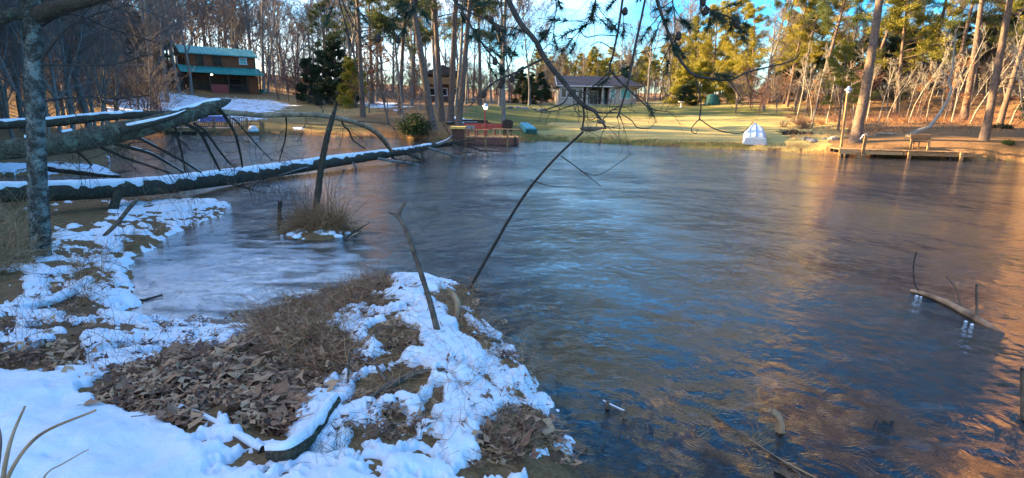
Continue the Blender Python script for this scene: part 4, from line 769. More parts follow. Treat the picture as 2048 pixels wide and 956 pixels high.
for u, v, l in [(522, 262, 'short wooden post beside the white tub'), (527, 265, 'second short post right of the white tub')]:
    b = GT(u, v); e = thing('post', l, 'post', b); part(e, 'shaft', 'deck', lambda m: m.box((0, 0, .3), (.14, .14, .8))); part(e, 'cap', 'deck', lambda m: m.box((0, 0, .72), (.18, .18, .05)))
b = at_px(199, 244, 30); e = thing('red_tub', 'faded red upturned tub in the brush behind the fallen trunks', 'tub', b); part(e, 'shell', 'pink', lambda m: m.lathe([(.24, 0), (.24, .12), (.18, .26), (.06, .32)], n=14)); part(e, 'rim', 'pink', lambda m: m.lathe([(.26, 0), (.28, .02), (.26, .05)], n=14))

M['lattice'] = mat('weathered_red_lattice', cols=[(.22, .10, .08), (.34, .17, .14)], scale=3)
# lattice fronted dock in the middle
a = P(931, 284, 35.3); c = P(1037, 284.5, 35.3); e = thing('lattice_dock', 'timber dock with brown lattice skirt and pale top beam below the point', 'dock', (a.x, a.y, 0)); DL = c.x-a.x
part(e, 'skirt', 'brown_paint', lambda m: m.box((DL/2, .1, .2), (DL, .04, .5)), label='dark backing behind the lattice')
for i in range(30):
    x = DL*i/30; part(e, 'lattice_slat', 'lattice', lambda m: (m.beam((x, .05, .02), (x+.3, .05, .42), .02, .028), m.beam((x+.3, .03, .02), (x, .03, .42), .02, .028)))
part(e, 'top_beam', 'straw_y', lambda m: m.box((DL/2, .05, .48), (DL+.05, .18, .08)))
for i in range(18): part(e, 'board', 'deck', lambda m: m.box((DL*(i+.5)/18, 1.2, .46), (DL/18-.012, 2.1, .04)))
for u, h in ((931, 1.0), (971, .62), (1015, .98), (1030, .55)): part(e, 'post', 'wood_dark' if u == 1030 else 'deck', lambda m: m.box((P(u, 280, 35.3).x-a.x, -.03, h/2), (.13, .13, h)))
part(e, 'handrail', 'straw_y', lambda m: (m.box(((P(985, 280, 35.3).x+P(1040, 280, 35.3).x)/2-a.x, -.02, 1.0), (P(1040, 280, 35.3).x-P(985, 280, 35.3).x, .14, .05)), m.box((P(987, 280, 35.3).x-a.x, .0, .72), (.08, .08, .5)), m.box((P(1000, 280, 35.3).x-a.x, .0, .72), (.06, .06, .5))))
def sy(u, Y): return P(u, 260, Y).x
a2 = at_px(935, 258, 38.2); z1 = P(935, 248, 38.2).z; z0 = P(935, 258, 38.2).z
e = thing('red_wall', 'long red painted board wall behind the lattice dock', 'wall', (sy(930, 38.2), 38.2, z0))
L_ = sy(1009, 38.2)-sy(928, 38.2)
for i in range(3): part(e, 'plank', 'red_wood', lambda m: m.box((L_/2, 0, .06+.13*i), (L_, .05, .122)))
for i in range(5): part(e, 'post', 'red_wood', lambda m: m.box((L_*i/4, .06, -.15), (.09, .09, 1.0)))
# bench things on the dock
e = thing('picnic_bench', 'low grey picnic bench with red legs on the lattice dock', 'bench', (sy(955, 36.8), 36.8, .48))
part(e, 'seat', 'deck', lambda m: m.box((0, 0, .4), (1.5, .35, .05))); part(e, 'backrest', 'rock', lambda m: m.box((-.5, .2, .5), (.6, .05, .3)))
for x in (-.6, 0, .6): part(e, 'leg', 'red_wood', lambda m: m.box((x, 0, .19), (.07, .3, .38)))
# yellow topped box
Yb = 36.6; e = thing('dock_box', 'brown wooden box with a yellow top at the left end of the lattice dock', 'box', (sy(917, Yb), Yb, 0)); wB = sy(932, Yb)-sy(903, Yb)
zt = P(917, 252, Yb).z
for i in range(8): part(e, 'plank', 'brown_paint', lambda m: m.box((-wB*.43+wB*.86*(i+.5)/8, 0, (zt-.2)/2), (wB*.86/8-.012, .7, zt-.2)))
part(e, 'lid', 'yellow', lambda m: m.box((0, 0, zt-.1), (wB, 1.0, .15)))
# lit dock lamp
def lamp(u, vb, vt, Y, name, label, mt, glow, r=.13):
    b_ = P(u[0], vb, Y); t_ = P(u[1], vt, Y); zg = max(tz(b_.x, b_.y), 0)+.0; e = thing(name, label, 'lamp post', (b_.x, Y, zg)); h = t_.z-zg; dx = t_.x-b_.x
    part(e, 'pole', mt, lambda m: m.beam((0, 0, -.2), (dx*.9, 0, h-.25), .1, .1))
    part(e, 'arm', 'steel', lambda m: m.tube([(dx*.9, 0, h-.3), (dx*.9, 0, h-.02), (dx, 0, h+.02), (dx+.02, 0, h-.08)], .022, 6))
    part(e, 'lamp_shade', 'steel', lambda m: m.lathe([(.22, -.16), (.2, -.12), (.1, -.02), (.07, .06), (.02, .08)], (dx+.04, 0, h-.05), 14))
    part(e, 'lamp_glass', 'lamp_glow' if glow else 'white', lambda m: m.lathe([(.03, -.34), (.1, -.3), (r, -.22), (r, -.14), (.06, -.1)], (dx+.04, 0, h-.05), 12)); return e
lamp((969, 970), 266, 207, 37.5, 'dock_lamp', 'lit lamp on a tall red post at the lattice dock', 'red_wood', True)
# covered smoker at the dock's right end
Ys = 38; b = P(1015, 262, Ys); e = thing('barrel_smoker', 'dark covered barrel smoker beside the grey trunk at the dock end', 'smoker', (b.x, Ys, b.z))
part(e, 'body', 'ash', lambda m: (m.box((0, 0, .42), (.72, .5, .5), ry=.1), m.box((.05, 0, .7), (.5, .42, .12), ry=.12))); part(e, 'firebox', 'ash', lambda m: m.box((.05, -.05, .1), (.6, .4, .25))); part(e, 'handle', 'wood_dark', lambda m: m.box((.1, -.3, .5), (.3, .04, .04)))
for x in (-.25, .25): part(e, 'leg', 'ash', lambda m: m.box((x, 0, -.1), (.06, .4, .5)))
# upturned teal boat
def boat(e, Lb, Wb, Hb, mt, pointed=True, keel='white', ribs=3):
    n = 13; rows = []
    for i in range(n):
        t = i/(n-1); w = Wb/2*(1-max(0, (t-.45)/.55)**2.2 if pointed else 1-.25*t**3); w = max(w, .03); h = Hb*(1-.25*t**2)
        rows.append([(-w, t*Lb, .0), (-w*.97, t*Lb, h*.45), (-w*(.72 if pointed else .84), t*Lb, h*(.86 if pointed else .98)), (0, t*Lb, h), (w*(.72 if pointed else .84), t*Lb, h*(.86 if pointed else .98)), (w*.97, t*Lb, h*.45), (w, t*Lb, 0)])
    v = [p for r_ in rows for p in r_]; f = [(i*7+j, i*7+j+1, (i+1)*7+j+1, (i+1)*7+j) for i in range(n-1) for j in range(6)]+[tuple(range(6, -1, -1)), tuple(range((n-1)*7, n*7))]
    MB().raw(v, f).build('hull', mt, e)
    for s in (-1, 1): MB().tube([(s*abs(rows[i][0][0])*1.02, rows[i][0][1], .04) for i in range(n)], .035, 6).build('gunwale', keel, e)
    for k in range(ribs): x = (k-(ribs-1)/2)*.36; MB().tube([(x*(1 if i < 7 else max(.05, 1-(i-6)*.16)), rows[i][3][1], rows[i][3][2]*(1-abs(x)*.16)+.012) for i in range(n)], .02, 5).build('keel_strip', mt, e)
    MB().box((0, -.03, Hb*.42), (Wb*.9, .05, Hb*.8)).build('transom', keel, e)
b = GT(1509, 290); e = thing('upturned_rowboat', 'pale blue white rowboat lying upside down on the lawn edge, bow uphill', 'boat', b+Vector((0, 0, .02)), -.37); e.rotation_euler.x = .27
boat(e, 3.5, 1.34, .55, 'boat_white', True, 'boat_white')
b = GT(1062, 268); e = thing('upturned_boat', 'teal flat bottomed boat lying upside down on the grass right of the dock', 'boat', b+Vector((0, 0, .02)), .20); e.rotation_euler.x = .17
boat(e, 2.7, .92, .40, 'boat_teal', False, 'tarp', 3)
# right hand dock
Yd = 30.2; a = P(1678, 300, Yd+.5); c = P(1951, 306, Yd-.6); e = thing('plank_dock', 'low plank dock on posts along the right hand shore', 'dock', (a.x, a.y, 0), math.atan2(c.y-a.y, c.x-a.x)); DL = math.hypot(c.x-a.x, c.y-a.y)
dz = P(1815, 302, Yd).z
for i in range(46): part(e, 'board', 'deck', lambda m: m.box((DL*(i+.5)/46, .75, dz+random.uniform(-.006, .006)), (DL/46-.014, 1.5, .045)))
part(e, 'rim_beam', 'deck', lambda m: m.box((DL*.11, -.04, dz-.13), (DL*.22, .06, .24))); part(e, 'rim_beam', 'deck', lambda m: m.box((DL*.35, -.03, dz-.14), (DL*.255, .05, .17))); part(e, 'rim_beam', 'deck', lambda m: m.box((DL*.74, -.035, dz-.14), (DL*.51, .05, .18)))
part(e, 'joist', 'wood_dark', lambda m: (m.box((DL/2, 1.2, dz-.12), (DL, .08, .18)), m.box((DL/2, .7, dz-.12), (DL, .08, .18))))
for x, y_, w_ in [(.035, .15, .13), (.09, .5, .15), (.14, 1.2, .12), (.22, 1.1, .12), (.35, 1.2, .12), (.52, 1.2, .14), (.68, .9, .14), (.84, .2, .16), (.93, 1.2, .12)]: part(e, 'pile', 'wood_dark', lambda m: m.box((DL*x, y_, dz/2-.25), (w_, w_, dz+.4)))
for x, w_, h0, h1 in [(.52, .15, -.1, dz+.02), (.895, .15, -.02, dz+.0)]: part(e, 'post', 'deck', lambda m: m.box((DL*x, -.12, (h0+h1)/2), (w_, .1, h1-h0)))
part(e, 'mooring_post', 'deck', lambda m: (m.box((DL*.175, -.12, dz/2+.25), (.14, .09, dz+1.05), ry=.03), m.box((DL*.165, -.1, .12), (.5, .06, .3))))
part(e, 'hand_hoop', 'steel', lambda m: m.tube([(DL*.165, .3, dz+.55), (DL*.17, .1, dz+.78), (DL*.185, 0, dz+.86), (DL*.2, .0, dz+.74), (DL*.2, .3, dz+.6)], .025, 6))
rz = e.rotation_euler.z; bb = Vector(e.location)+Matrix.Rotation(rz, 3, 'Z') @ Vector((DL*.645, .95, dz+.022))
e = thing('dock_bench', 'wooden bench with slanted plank back standing on the right hand dock', 'bench', bb, rz)
for i in range(2): part(e, 'back_plank', 'deck', lambda m: m.box((0, -.18+.05*i, .62+.17*i), (1.02, .04, .16), rx=.25))
part(e, 'seat', 'wood_dark', lambda m: m.box((0, .15, .45), (.92, .4, .05)))
for x in (-.44, .44): part(e, 'leg', 'deck', lambda m: m.box((x, -.22, .28), (.1, .09, .6), ry=.0))
for x in (-.15, .12): part(e, 'brace', 'deck', lambda m: m.box((x, .1, .22), (.05, .05, .44)))
lamp((1683, 1697), 291, 173, 32.2, 'bank_lamp', 'unlit lamp with metal shade on a leaning wooden post left of the massive pine', 'deck', False, .11)
# things on the far lawn
b = ground_at(1423, 76); e = thing('covered_grill', 'dark green draped cover at the far edge of the lawn', 'covered grill', b)
rr_ = random.Random(2); G2 = []
for z, w_ in ((0, 1.05), (.4, .95), (.9, .82), (1.3, .62), (1.42, .3)): G2.append([((w_+.08*math.sin(a_*5+z))*math.cos(a_), (w_*.6+.05*math.cos(a_*4))*math.sin(a_), z) for a_ in np.linspace(0, 2*PI, 20, endpoint=False)])
part(e, 'cover', 'tarp', lambda m: m.raw([p for r_ in G2 for p in r_], [(i*20+k, i*20+(k+1) % 20, (i+1)*20+(k+1) % 20, (i+1)*20+k) for i in range(4) for k in range(20)]+[tuple(range(80, 100))], True)); part(e, 'wheel', 'ash', lambda m: m.tube([(-.7, -.62, .12), (-.7, -.7, .12)], .13, 12))
b = ground_at(1361, 74); e = thing('bird_bath', 'small pale pedestal bird bath on the far lawn', 'bird bath', b); part(e, 'pedestal', 'white', lambda m: m.lathe([(.2, 0), (.08, .1), (.07, .5), (.1, .56)], n=12)); part(e, 'basin', 'white', lambda m: m.lathe([(.1, .56), (.42, .66), (.44, .72), (.1, .7)], n=16))
def rock(parent, c, s, seed, m='rock', name='stone'):
    R = random.Random(seed); v = []; f = []; n = 8
    for i, (z, r_) in enumerate([(-.3, .8), (.05, 1), (.45, .85), (.75, .45)]):
        for k in range(n): a = 2*PI*k/n; q = r_*R.uniform(.8, 1.15); v.append((c[0]+s*q*math.cos(a), c[1]+s*q*.8*math.sin(a), c[2]+s*z*R.uniform(.7, .95)))
    for i in range(3):
        for k in range(n): f.append((i*n+k, i*n+(k+1) % n, (i+1)*n+(k+1) % n, (i+1)*n+k))
    f += [tuple(range(24, 32)), tuple(range(7, -1, -1))]; return MB().raw(v, f).build(name, m, parent)
def pile(u, v, Y, n, w, d, s, label, m='rock'):
    b = GT(u, v); e = thing('rock_pile', label, 'rocks', b); R = random.Random(u)
    for i in range(n):
        x = R.uniform(-w, w); y = R.uniform(-d, d); rock(e, (x, y, tz(b.x+x, b.y+y)-b.z+.02), s*R.uniform(.6, 1.3), u+i, m)
pile(1052, 218, 70, 22, 2.2, 1.2, .28, 'low heap of grey stones on the slope left of the house')
pile(1642, 280, 36, 7, .8, .5, .24, 'grey stones by the shore between the rowboat and the dock')
e = thing('brush_pile', 'dark charred fire pit heap on the lawn right of the rowboat', 'fire pit', GT(1592, 268)); R = random.Random(9); b = Vector(e.location)
for i in range(12): rock(e, (R.uniform(-1.1, 1.1), R.uniform(-.4, .4), .0), .2*R.uniform(.7, 1.3), i, 'ash', 'stone')
mb = MB()
for i in range(40): x = R.uniform(-1.1, 1); mb.tube([(x, R.uniform(-.3, .3), .05), (x+R.uniform(-.6, .6), R.uniform(-.3, .3), R.uniform(.15, .35))], .02, 3)
mb.build('charred_stick', 'ash', e)['kind'] = 'stuff'
b = GT(1648, 272); e = thing('fallen_bough', 'short pale fallen bough on the leaf litter behind the dock', 'bough', GT(1775, 271)); MB().tube([(-.8, 0, .05), (-.2, .1, .12), (.5, 0, .08), (1.1, .1, .03)], [.06, .08, .07, .04], 6).build('stem', 'bark_pale', e); MB().tube([(0, .1, .12), (.3, .2, .3), (.5, .3, .32)], .025, 5).build('side_branch', 'bark_pale', e)
for u, v, l, L0, a_ in [(945, 244, 'dark log with snow beside it left of the lit lamp', 2.6, .05), (955, 249, 'second dark log just below the first near the lit lamp', 2.2, -.05), (905, 249, 'short snowy log between the point trunks', 1.0, .1)]:
    e = thing('lying_log', l, 'log', GT(u, v), a_); MB().tube([(-L0/2, 0, .08), (-L0/4, 0, .1), (L0/4, .05, .1), (L0/2, 0, .08)], [.08, .1, .1, .07], 8).build('stem', 'wood_dark', e); MB().box((-L0*.2, -.02, .2), (L0*.4, .1, .03)).build('snow_cover', 'snow', e)

# ------------------------------------------------------------------ fallen trunks and branches near the camera
def spline(pts, k):                    # Catmull-Rom through 4-tuples (x, y, z, r)
    a = np.array(pts, float); a = np.vstack([2*a[0]-a[1], a, 2*a[-1]-a[-2]]); n = len(a)-3; out = []
    for s in np.linspace(0, n-1e-6, k):
        i = int(s); t = s-i; p0, p1, p2, p3 = a[i:i+4]
        out.append(.5*((2*p1)+(-p0+p2)*t+(2*p0-5*p1+4*p2-p3)*t*t+(-p0+3*p1-3*p2+p3)*t**3))
    return np.array(out)
def limb(mb, pts, k=None, n=10, rough=.12, seed=0, freq=3.0):      # trunk with uneven bark relief
    k = k or max(8, len(pts)*6); S = spline(pts, k); C = S[:, :3]; r = np.maximum(S[:, 3], .0015)
    t = np.gradient(C, axis=0); t /= np.linalg.norm(t, axis=1, keepdims=True)+1e-9; ref = np.eye(3)[np.argmin(np.abs(t.mean(0)))]
    u = np.cross(t, ref); u /= np.linalg.norm(u, axis=1, keepdims=True); w = np.cross(t, u)
    an = np.arange(n)*2*PI/n; ln = np.r_[0, np.cumsum(np.linalg.norm(np.diff(C, axis=0), axis=1))]
    A, Ln = np.meshgrid(an, ln); Rr = r[:, None]*(1+rough*2*fbm(Ln*freq+seed*7, np.cos(A)*2+seed, 3, seed)+rough*2*fbm(Ln*freq*2.3, np.sin(A)*2+9, 3, seed+5))
    V = C[:, None]+Rr[..., None]*(np.cos(A)[..., None]*u[:, None]+np.sin(A)[..., None]*w[:, None])
    F = [(i*n+j, i*n+(j+1) % n, (i+1)*n+(j+1) % n, (i+1)*n+j) for i in range(k-1) for j in range(n)]+[tuple(range(n)), tuple(range((k-1)*n+n-1, (k-1)*n-1, -1))]
    mb.raw(V.reshape(-1, 3), F, True); return S
def pxl(pts):                          # (u, v, Y, diameter in px) -> (x, y, z, r)
    out = []
    for u, v, Y, d in pts:
        q = P(u, v, Y); out.append((q.x, q.y, q.z, d/2*Y/FPX*.92))
    return out
def snow_strip(S, half, parent, seed=0, cover=.0, th=.35, t0=0, t1=1, name='snow_cover', n=9):     # snow lying along the top of a limb
    k0, k1 = int(t0*(len(S)-1)), int(t1*(len(S)-1))+1; S = S[k0:k1]; 
    if len(S) < 4: return
    C = S[:, :3]; r = S[:, 3]; t = np.gradient(C, axis=0); t /= np.linalg.norm(t, axis=1, keepdims=True); up = np.array([0, 0, 1.]); side = np.cross(t, up); side /= np.linalg.norm(side, axis=1, keepdims=True); nrm = np.cross(side, t)
    ln = np.r_[0, np.cumsum(np.linalg.norm(np.diff(C, axis=0), axis=1))]; wv = half*(1+1.3*fbm(ln*2.2, ln*0+seed, 4, seed)); wv = np.clip(wv, .0, 1.45); gf = fbm(ln*1.1, ln*0+seed*3, 3, seed+9)+.5-cover; gap = gf > 0; wv = wv*sm(-.02, .10, gf)
    wl = np.clip(wv*(1+1.8*fbm(ln*6, ln*0+2, 4, seed+1)), .05, 1.5); wr = np.clip(wv*(1+1.8*fbm(ln*6, ln*0+4, 4, seed+2)), .05, 1.5)
    rows = []
    for j in range(n):
        f = j/(n-1)*2-1; a = np.where(f < 0, f*wl, f*wr); b = 1-abs(f)**2.2; h = r*(1.0+th*b*(.8+.8*(fbm(ln*4+j, ln*0, 2, seed+3)+.5)))*np.where(abs(f) > .99, .93, 1)
        rows.append(C+np.sin(a)[:, None]*side*h[:, None]+np.cos(a)[:, None]*nrm*h[:, None])
    V = np.stack(rows, 1); k = len(S); F = []
    for i in range(k-1):
        if gap[i] and gap[i+1]: F += [(i*n+j, (i+1)*n+j, (i+1)*n+j+1, i*n+j+1) for j in range(n-1)]
    if F: MB().raw(V.reshape(-1, 3), F, True).build(name, 'snow', parent)
THIN = 1.0
def sub(parent, pts, m='mossy', n=7, name='branch', seed=0, snow=0, rough=.1):
    mb = MB(); S = limb(mb, pxl([(a[0], a[1], a[2], a[3]*THIN) for a in pts]), None, n, rough, seed); o = mb.build(name, m, parent)
    if snow: snow_strip(S, snow, parent, seed, .35)
    return S
def twigs(parent, S, n, L0, seed, m='twig_dark', r=.006, name='twigs', up=-.02, t0=.2, t1=1, nn=3):
    R = random.Random(seed); mb = MB(); C = [Vector(s[:3]) for s in S]
    for i in range(n):
        q, d = lerp_pt(C, R.uniform(t0, t1)); b, _ = grow(R, q, vrot(d, rnd_perp(d, R), R.uniform(.5, 1.3)), L0*R.uniform(.4, 1.2), 6, .22, up); mb.tube(b, taper(r, r*.35, 6), 4)
        for j in range(nn):
            q2, d2 = lerp_pt(b, R.uniform(.3, .95)); c, _ = grow(R, q2, vrot(d2, rnd_perp(d2, R), .7), L0*.4*R.uniform(.4, 1.2), 4, .2, up); mb.tube(c, taper(r*.5, r*.2, 4), 3)
    return mb.build(name, m, parent)

# long log with snow along the top, reaching into the water
e = thing('fallen_log', 'long fallen trunk with snow along its top reaching from left bank into pond', 'log')
mb = MB(); SA = limb(mb, pxl([(-260, 386, 8.4, 42), (-100, 385, 9.0, 42), (0, 386, 9.4, 41), (100, 384, 10, 40), (200, 380, 11, 38), (300, 374, 12.4, 36), (390, 364, 14, 33), (480, 352, 16, 30), (560, 340, 17.8, 27), (650, 326, 19.5, 24), (720, 316, 21.2, 20), (780, 307, 23, 17), (830, 299, 25, 14), (865, 292, 26.6, 11), (900, 289, 27.6, 8), (938, 287, 28.5, 5)]), 220, 24, .03, 3, 9)
mb.build('trunk', 'mossy', e); snow_strip(SA, .95, e, 4, .08, .22, 0, .86)
for i, pts in enumerate([[(850, 293, 26, 7), (880, 303, 26.2, 6), (910, 312, 26.4, 5), (945, 318, 26.5, 3)], [(800, 303, 24, 8), (830, 313, 24, 7), (850, 325, 24, 5)], [(740, 314, 22, 7), (790, 323, 22, 6), (830, 328, 22.4, 5), (852, 335, 22.5, 3)],
                         [(775, 307, 23, 6), (790, 318, 23, 5), (800, 330, 23, 4)], [(870, 291, 26.8, 6), (893, 282, 27, 5), (905, 272, 27, 3)], [(880, 290, 27, 6), (915, 283, 27.4, 5), (950, 280, 28, 3)],
                         [(905, 288, 27.6, 5), (925, 300, 27.6, 4), (938, 314, 27.4, 3)], [(920, 287, 28, 4), (960, 300, 28, 3), (1000, 303, 28, 2)], [(700, 320, 20.6, 5), (712, 335, 20.5, 4), (705, 345, 20.4, 3)], [(830, 299, 25, 5), (845, 308, 24.6, 4), (842, 320, 24.4, 3)],
                         [(640, 328, 19.3, 5), (600, 338, 18.2, 4), (555, 352, 17, 3)], [(430, 362, 14.8, 4), (480, 372, 14.5, 3), (505, 378, 14.3, 2)]]):
    S_ = sub(e, pts, 'mossy' if i % 2 else 'bark', 7, 'branch', 20+i, .3 if i == 4 else 0); twigs(e, S_, 12, 1.2, 40+i, r=.013, t0=.2, up=.02, nn=5)
for i, (u, v, l, s) in enumerate([(235, 385, 'left stub', 1)]):
    sub(e, [(238, 376, 11, 20), (232, 400, 10.9, 18), (225, 425, 10.8, 22)], 'mossy', 9, 'limb_stub', 60, 0)
# thick broken trunk rising to the right
e = thing('broken_trunk', 'thick lichened broken trunk slanting up to a splintered end above the long log', 'fallen tree')
mb = MB(); SB = limb(mb, pxl([(-200, 312, 8.2, 46), (-80, 306, 8.6, 45), (0, 300, 8.9, 44), (80, 292, 9.2, 46), (150, 283, 9.6, 46), (220, 268, 10.1, 44), (290, 253, 10.6, 38), (350, 237, 11.2, 34), (400, 222, 11.8, 30), (430, 210, 12.1, 24), (452, 203, 12.4, 12), (462, 199, 12.6, 3)]), 140, 22, .08, 5, 5)
mb.build('trunk', 'mossy_lichen', e); snow_strip(SB, .42, e, 6, .40, .15, .25, .86)
sub(e, [(240, 262, 10, 16), (300, 247, 10.3, 13), (340, 236, 10.5, 9), (372, 222, 10.7, 4)], 'mossy', 8, 'split_slab', 33, .5)
THIN = .62
for i, pts in enumerate([[(350, 240, 11.2, 15), (380, 252, 11.5, 12), (402, 268, 11.8, 10), (422, 307, 12.4, 8), (440, 341, 13, 7)], [(388, 247, 11.5, 9), (410, 262, 11.8, 8), (432, 292, 12.3, 7), (455, 322, 12.8, 6), (470, 334, 13, 5)],
                         [(436, 214, 12.1, 12), (452, 235, 12.3, 11), (470, 268, 12.6, 9), (480, 305, 13, 8), (485, 334, 13.4, 7)], [(250, 264, 10.2, 12), (285, 280, 10.6, 10), (318, 297, 11.2, 9), (368, 324, 12, 8), (402, 345, 12.4, 7)],
                         [(196, 274, 9.9, 14), (240, 290, 10.3, 12), (300, 307, 11, 10), (335, 326, 11.7, 8), (368, 346, 12.2, 6)], [(162, 280, 9.7, 14), (205, 296, 10.1, 12), (251, 316, 10.8, 9), (300, 332, 11.4, 7), (338, 346, 11.8, 5)],
                         [(320, 252, 11, 8), (340, 266, 11.1, 7), (362, 282, 11.2, 6), (382, 302, 11.3, 4)], [(347, 240, 11.2, 8), (354, 270, 11.5, 8), (363, 305, 12, 7), (371, 344, 12.4, 6)],
                         [(466, 236, 12.6, 5), (490, 262, 13, 5), (512, 288, 13.4, 4), (545, 322, 14, 3)], [(130, 290, 9.5, 9), (160, 308, 9.8, 8), (184, 330, 10.2, 6)]]):
    S_ = sub(e, pts, 'mossy', 8, 'branch', 70+i, .5 if i in (3, 4) else 0); twigs(e, S_, 9, .8, 90+i, r=.007, t0=.15, up=-.04, nn=5)
# arching bare limb
e = thing('arching_limb', 'smooth barkless orange limb arching from the broken trunk down to the long log', 'fallen tree')
mb = MB(); SR = limb(mb, pxl([(438, 224, 12.2, 13), (480, 227, 12.8, 12), (530, 231, 13.6, 11), (570, 229, 14.2, 11), (620, 229, 15, 11), (660, 233, 15.8, 11), (700, 242, 16.8, 11), (735, 254, 17.8, 11), (758, 270, 18.8, 11), (772, 286, 19.8, 10), (782, 301, 20.6, 7)]), 80, 10, .12, 8)
mb.build('limb', 'bare_wood', e)
for i, pts in enumerate([[(572, 232, 14.2, 6), (573, 252, 14.6, 5), (570, 280, 15.4, 5), (563, 305, 16, 4), (558, 325, 16.4, 3)], [(683, 240, 16.4, 7), (688, 252, 16.6, 6), (698, 262, 17, 6), (706, 280, 17.6, 5), (730, 298, 18.4, 4)],
                         [(705, 242, 17, 4), (740, 244, 17.4, 3), (775, 248, 17.8, 3), (792, 260, 18, 2)], [(648, 232, 15.5, 3), (644, 216, 15.5, 2), (646, 205, 15.5, 2)], [(610, 230, 14.9, 2.5), (612, 244, 14.9, 2), (608, 258, 14.9, 1.5)]]):
    S_ = sub(e, pts, 'mossy', 6, 'branch', 110+i); twigs(e, S_, 7, .8, 120+i, r=.007, t0=.2, up=-.05, nn=5)
THIN = 1.0
# dark trunk behind, and a low one on the ice
e = thing('fallen_tree', 'dark straight fallen trunk lying behind the lichened broken trunk', 'fallen tree'); mb = MB()
S_ = limb(mb, pxl([(-150, 262, 12, 20), (0, 250, 12.8, 19), (90, 246, 13.2, 18), (200, 235, 13.8, 16), (290, 229, 14.3, 14), (380, 226, 14.8, 12), (440, 226, 15.2, 9)]), 60, 12, .1, 9); mb.build('trunk', 'mossy', e); snow_strip(S_, .6, e, 14, .55, .3)
e = thing('low_trunk', 'dark slim trunk lying low on the snowy ice left of the pond arm', 'fallen tree'); mb = MB()
S_ = limb(mb, pxl([(60, 322, 15.5, 12), (95, 337, 15.4, 12), (150, 344, 15.2, 11), (200, 350, 15, 9), (240, 353, 15, 6)]), 40, 10, .12, 10); mb.build('trunk', 'wood_dark', e); snow_strip(S_, .6, e, 15, .4, .4)
twigs(e, S_, 10, 1.2, 5, r=.012, up=.06)
# near trunk with lichen
e = thing('lichen_tree', 'near upright trunk shaggy with blue green lichen at the left edge', 'tree'); b = GT(80, 512); Yt = b.y
mb = MB(); q = pxl([(u, v, y, d*.76) for u, v, y, d in [(78, 530, Yt, 64), (80, 508, Yt, 54), (81, 470, Yt, 49), (79, 430, Yt, 48), (76, 380, Yt, 47), (74, 320, Yt, 44), (72, 260, Yt, 42), (70, 190, Yt, 42), (68, 110, Yt, 41), (64, 50, Yt, 41), (62, 0, Yt, 40), (60, -60, Yt, 38), (52, -200, Yt, 34), (40, -420, Yt, 26), (30, -640, Yt, 16)]])
ST = limb(mb, q, 160, 28, .07, 11, 5); mb.build('trunk', 'lichen', e)
# the lichen flakes stand off the bark
R = random.Random(12); Q = []
for i in range(2600):
    t = R.random()**.8*.72+.06; s = ST[int(t*(len(ST)-1))]; a = R.uniform(-2.9, .1) if R.random() < .8 else R.uniform(0, 2*PI); z_ = s[2]+R.uniform(-.03, .03)
    if float(fbm(a*1.5+4, z_*2.5, 3, 5)) < -.02: continue
    nn = Vector((math.cos(a), math.sin(a), 0)); tt = Vector((-nn.y, nn.x, 0)); c = Vector((s[0], s[1], z_))+nn*s[3]*1.04; h = R.uniform(.008, .022); ti = R.uniform(.1, .8)
    dwn = (Vector((0, 0, -1))*math.cos(ti)+nn*math.sin(ti)).normalized()
    Q.append([tuple(c-tt*h*.7), tuple(c-tt*h*.5+dwn*h), tuple(c+tt*h*.6+dwn*h*1.1), tuple(c+tt*h*.8)])
MB().cards(Q, 4).build('lichen_flakes', 'lichen', e)['kind'] = 'stuff'
for i, pts in enumerate([[(66, 40, Yt, 22), (30, 28, Yt-.1, 24), (0, 36, Yt-.2, 26), (-60, 50, Yt-.4, 26)], [(80, 28, Yt, 34), (110, 18, Yt-.1, 30), (150, 8, Yt-.25, 24), (200, -2, Yt-.4, 16), (260, -14, Yt-.6, 10)],
                         [(76, 130, Yt, 6), (130, 60, Yt, 5), (200, 25, Yt+.3, 4), (260, 10, Yt+.6, 3)], [(80, 130, Yt, 5), (150, 130, Yt+.2, 4), (230, 128, Yt+.4, 3), (300, 108, Yt+.6, 2)], [(76, 205, Yt, 5), (120, 198, Yt+.3, 4), (180, 193, Yt+.6, 3), (230, 198, Yt+.8, 3), (300, 190, Yt+1, 2)],
                         [(70, 60, Yt, 4), (140, 28, Yt+.2, 4), (230, 60, Yt+.5, 3), (330, 90, Yt+.9, 2)]]):
    S_ = sub(e, pts, 'mossy' if i < 2 else 'twig_dark', 10 if i < 2 else 6, 'branch', 130+i); twigs(e, S_, 5 if i < 2 else 9, .7, 140+i, r=.005, t0=.2, up=.02, nn=5)
